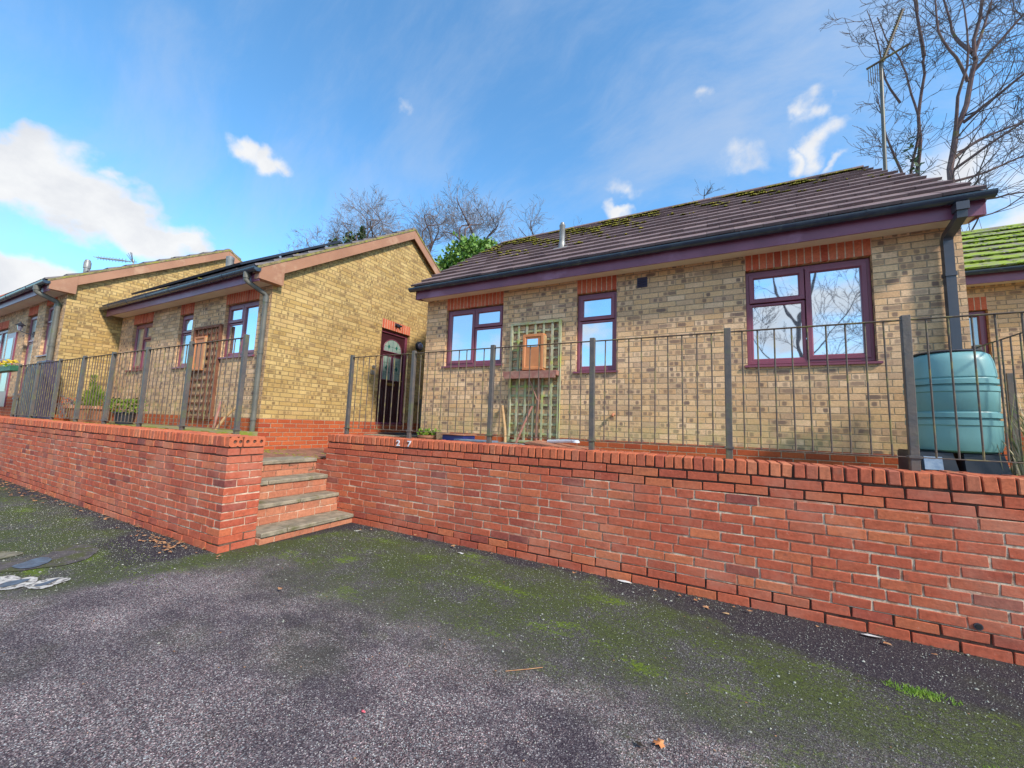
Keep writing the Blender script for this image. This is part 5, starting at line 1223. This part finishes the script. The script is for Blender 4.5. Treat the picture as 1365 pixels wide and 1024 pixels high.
# trees behind the middle house
def fan_tree(name, label, x, y, z, seed, hgt, w, cm, ivy=None, n=7, L0=1.9, rmin=.009, kid=(3, 5), lv=3):
    R.seed(seed); limbs = [([(x, y, .5), (x+.1, y, z-1.5), (x, y, z+hgt*.2)], .20, .08, 4)]
    for k in range(n):
        a = (k/(n-1)-.5)*2; R1 = R.uniform(.75, 1.1)
        limbs.append(([(x, y, z-1+abs(a)*-.5), (x+a*w*.35, y+R.uniform(-1, 1), z+hgt*.35*R1), (x+a*w*.75, y+R.uniform(-1.5, 1.5), z+hgt*(.85-.35*abs(a))*R1), (x+a*w*.95, y+R.uniform(-2, 2), z+hgt*(1-.45*abs(a))*R1)], .065, .010, 13))
    return tree(name, label, limbs, seed+100, 0, lvl=lv, rmin=rmin, cm=cm, L0=L0, bias=(0, 0, .3), ivy=ivy, kid=kid, curl=.3)
# py: world points at y=17
fan_tree('bare_tree', 'wide bare tree with ivy behind the middle house roof', -20.2, 17, 11.8, 61, 3.6, 2.8, 'greytwig', ivy=[((-22.3, 16.5, 12.0), .7, 1.1, 260), ((-19.9, 16.5, 12.0), .3, 1.7, 200), ((-21.0, 16.5, 12.2), .6, 1.2, 200)], L0=1.4, n=9, rmin=.006)
fan_tree('bare_tree', 'low bare tree reaching left behind the solar panels', -24.6, 17, 10.9, 62, 3.0, 3.4, 'greytwig', L0=1.4, n=9, rmin=.006)
fan_tree('bare_tree', 'bare tree directly behind the peak of the golden gable', -15.3, 17, 10.9, 63, 2.9, 2.3, 'greytwig', L0=1.2, n=8, rmin=.006)
fan_tree('bare_tree', 'fine twigged bare tree behind the round evergreen', -11.9, 17, 10.6, 64, 3.2, 2.2, 'greytwig', L0=1.3, n=8, rmin=.006)
fan_tree('bare_tree', 'small bare treetop just above the left end of the nearest roof', -7.9, 17, 8.9, 65, 2.1, 2.6, 'greytwig', n=6, L0=1.1, rmin=.005, kid=(2, 4))
fan_tree('bare_tree', 'twig tips of a bare tree showing over the middle of the nearest ridge', -.6, 17, 8.9, 66, 1.7, 1.2, 'greytwig', n=4, L0=.7, rmin=.005, kid=(1, 3))
# round evergreen
ev = thing('evergreen_tree', 'round dark green evergreen between the golden gable and the nearest roof', 'tree', (-9.6, 14, 0))
q = MB(); q.tube([(-9.6, 14, .5), (-9.6, 14, 6), (-9.5, 14, 8.4)], [.25, .2, .08], 8); [q.tube([(-9.6, 14, 5+k*.3), (-9.6+1.4*math.cos(k*1.7), 14+1.4*math.sin(k*1.7), 7.2+k*.15)], [.08, .03], 6) for k in range(7)]; obj('trunk', q, 'bark', ev)
R.seed(70); q = MB()
for (cx, cz, r) in ((-9.7, 8.5, 1.05), (-10.6, 8.0, .85), (-8.9, 8.3, .95), (-10.0, 7.2, 1.2), (-8.6, 7.4, 1.2), (-9.4, 6.3, 1.5), (-11.0, 7.1, .7)):
    for _ in range(2600):
        d = Vector((R.gauss(0, 1), R.gauss(0, 1), R.gauss(0, 1))).normalized(); lump = 1+.16*math.sin(d.x*7+cx*3)*math.sin(d.z*8+cz)*1.2; rr = r*lump*(R.uniform(.72, 1.04)); p = Vector((cx, 14+R.uniform(-.3, .3), cz))+d*rr
        dd = (d*.6+Vector((R.gauss(0, .7), R.gauss(0, .7), R.gauss(0, .7)))).normalized(); w = dd.orthogonal().normalized(); w.rotate(Matrix.Rotation(R.uniform(0, 6.28), 3, dd)); s_ = R.uniform(.11, .21); q.poly([p, p+dd*s_*.5+w*s_*.38, p+dd*s_, p+dd*s_*.5-w*s_*.38])
obj('crown', q, 'shrub', ev)
# the bare trees across the road, mirrored in the big window
tree('bare_tree', 'bare forked tree across the road mirrored in the large window', [([(3.2, -9, 0), (3.3, -9, 4), (3.2, -9, 6.2)], .12, .085, 6), ([(3.2, -9, 6.0), (2.6, -9.3, 7.6), (2.2, -9, 9.5), (2.0, -9, 12)], .062, .014, 18), ([(3.2, -9, 6.1), (3.8, -8.8, 7.9), (4.0, -9, 10), (4.5, -9, 12.5)], .062, .014, 18),
    ([(3.25, -9, 4.2), (4.6, -9, 6.0), (5.8, -9, 8)], .035, .01, 14), ([(3.2, -9, 3.4), (1.7, -9.2, 5.4), (.8, -9, 7.6)], .035, .01, 14)], 81, 0, lvl=3, rmin=.006, L0=1.9)
tree('bare_tree', 'slim bare tree across the road mirrored beside the forked one', [([(6.4, -8, 0), (6.2, -8, 3), (6.8, -8, 6), (7.4, -8, 9)], .07, .014, 26), ([(6.3, -8, 3), (5.4, -8, 5.5), (5.0, -8, 8)], .035, .01, 12)], 82, 0, lvl=3, rmin=.006, L0=1.6)
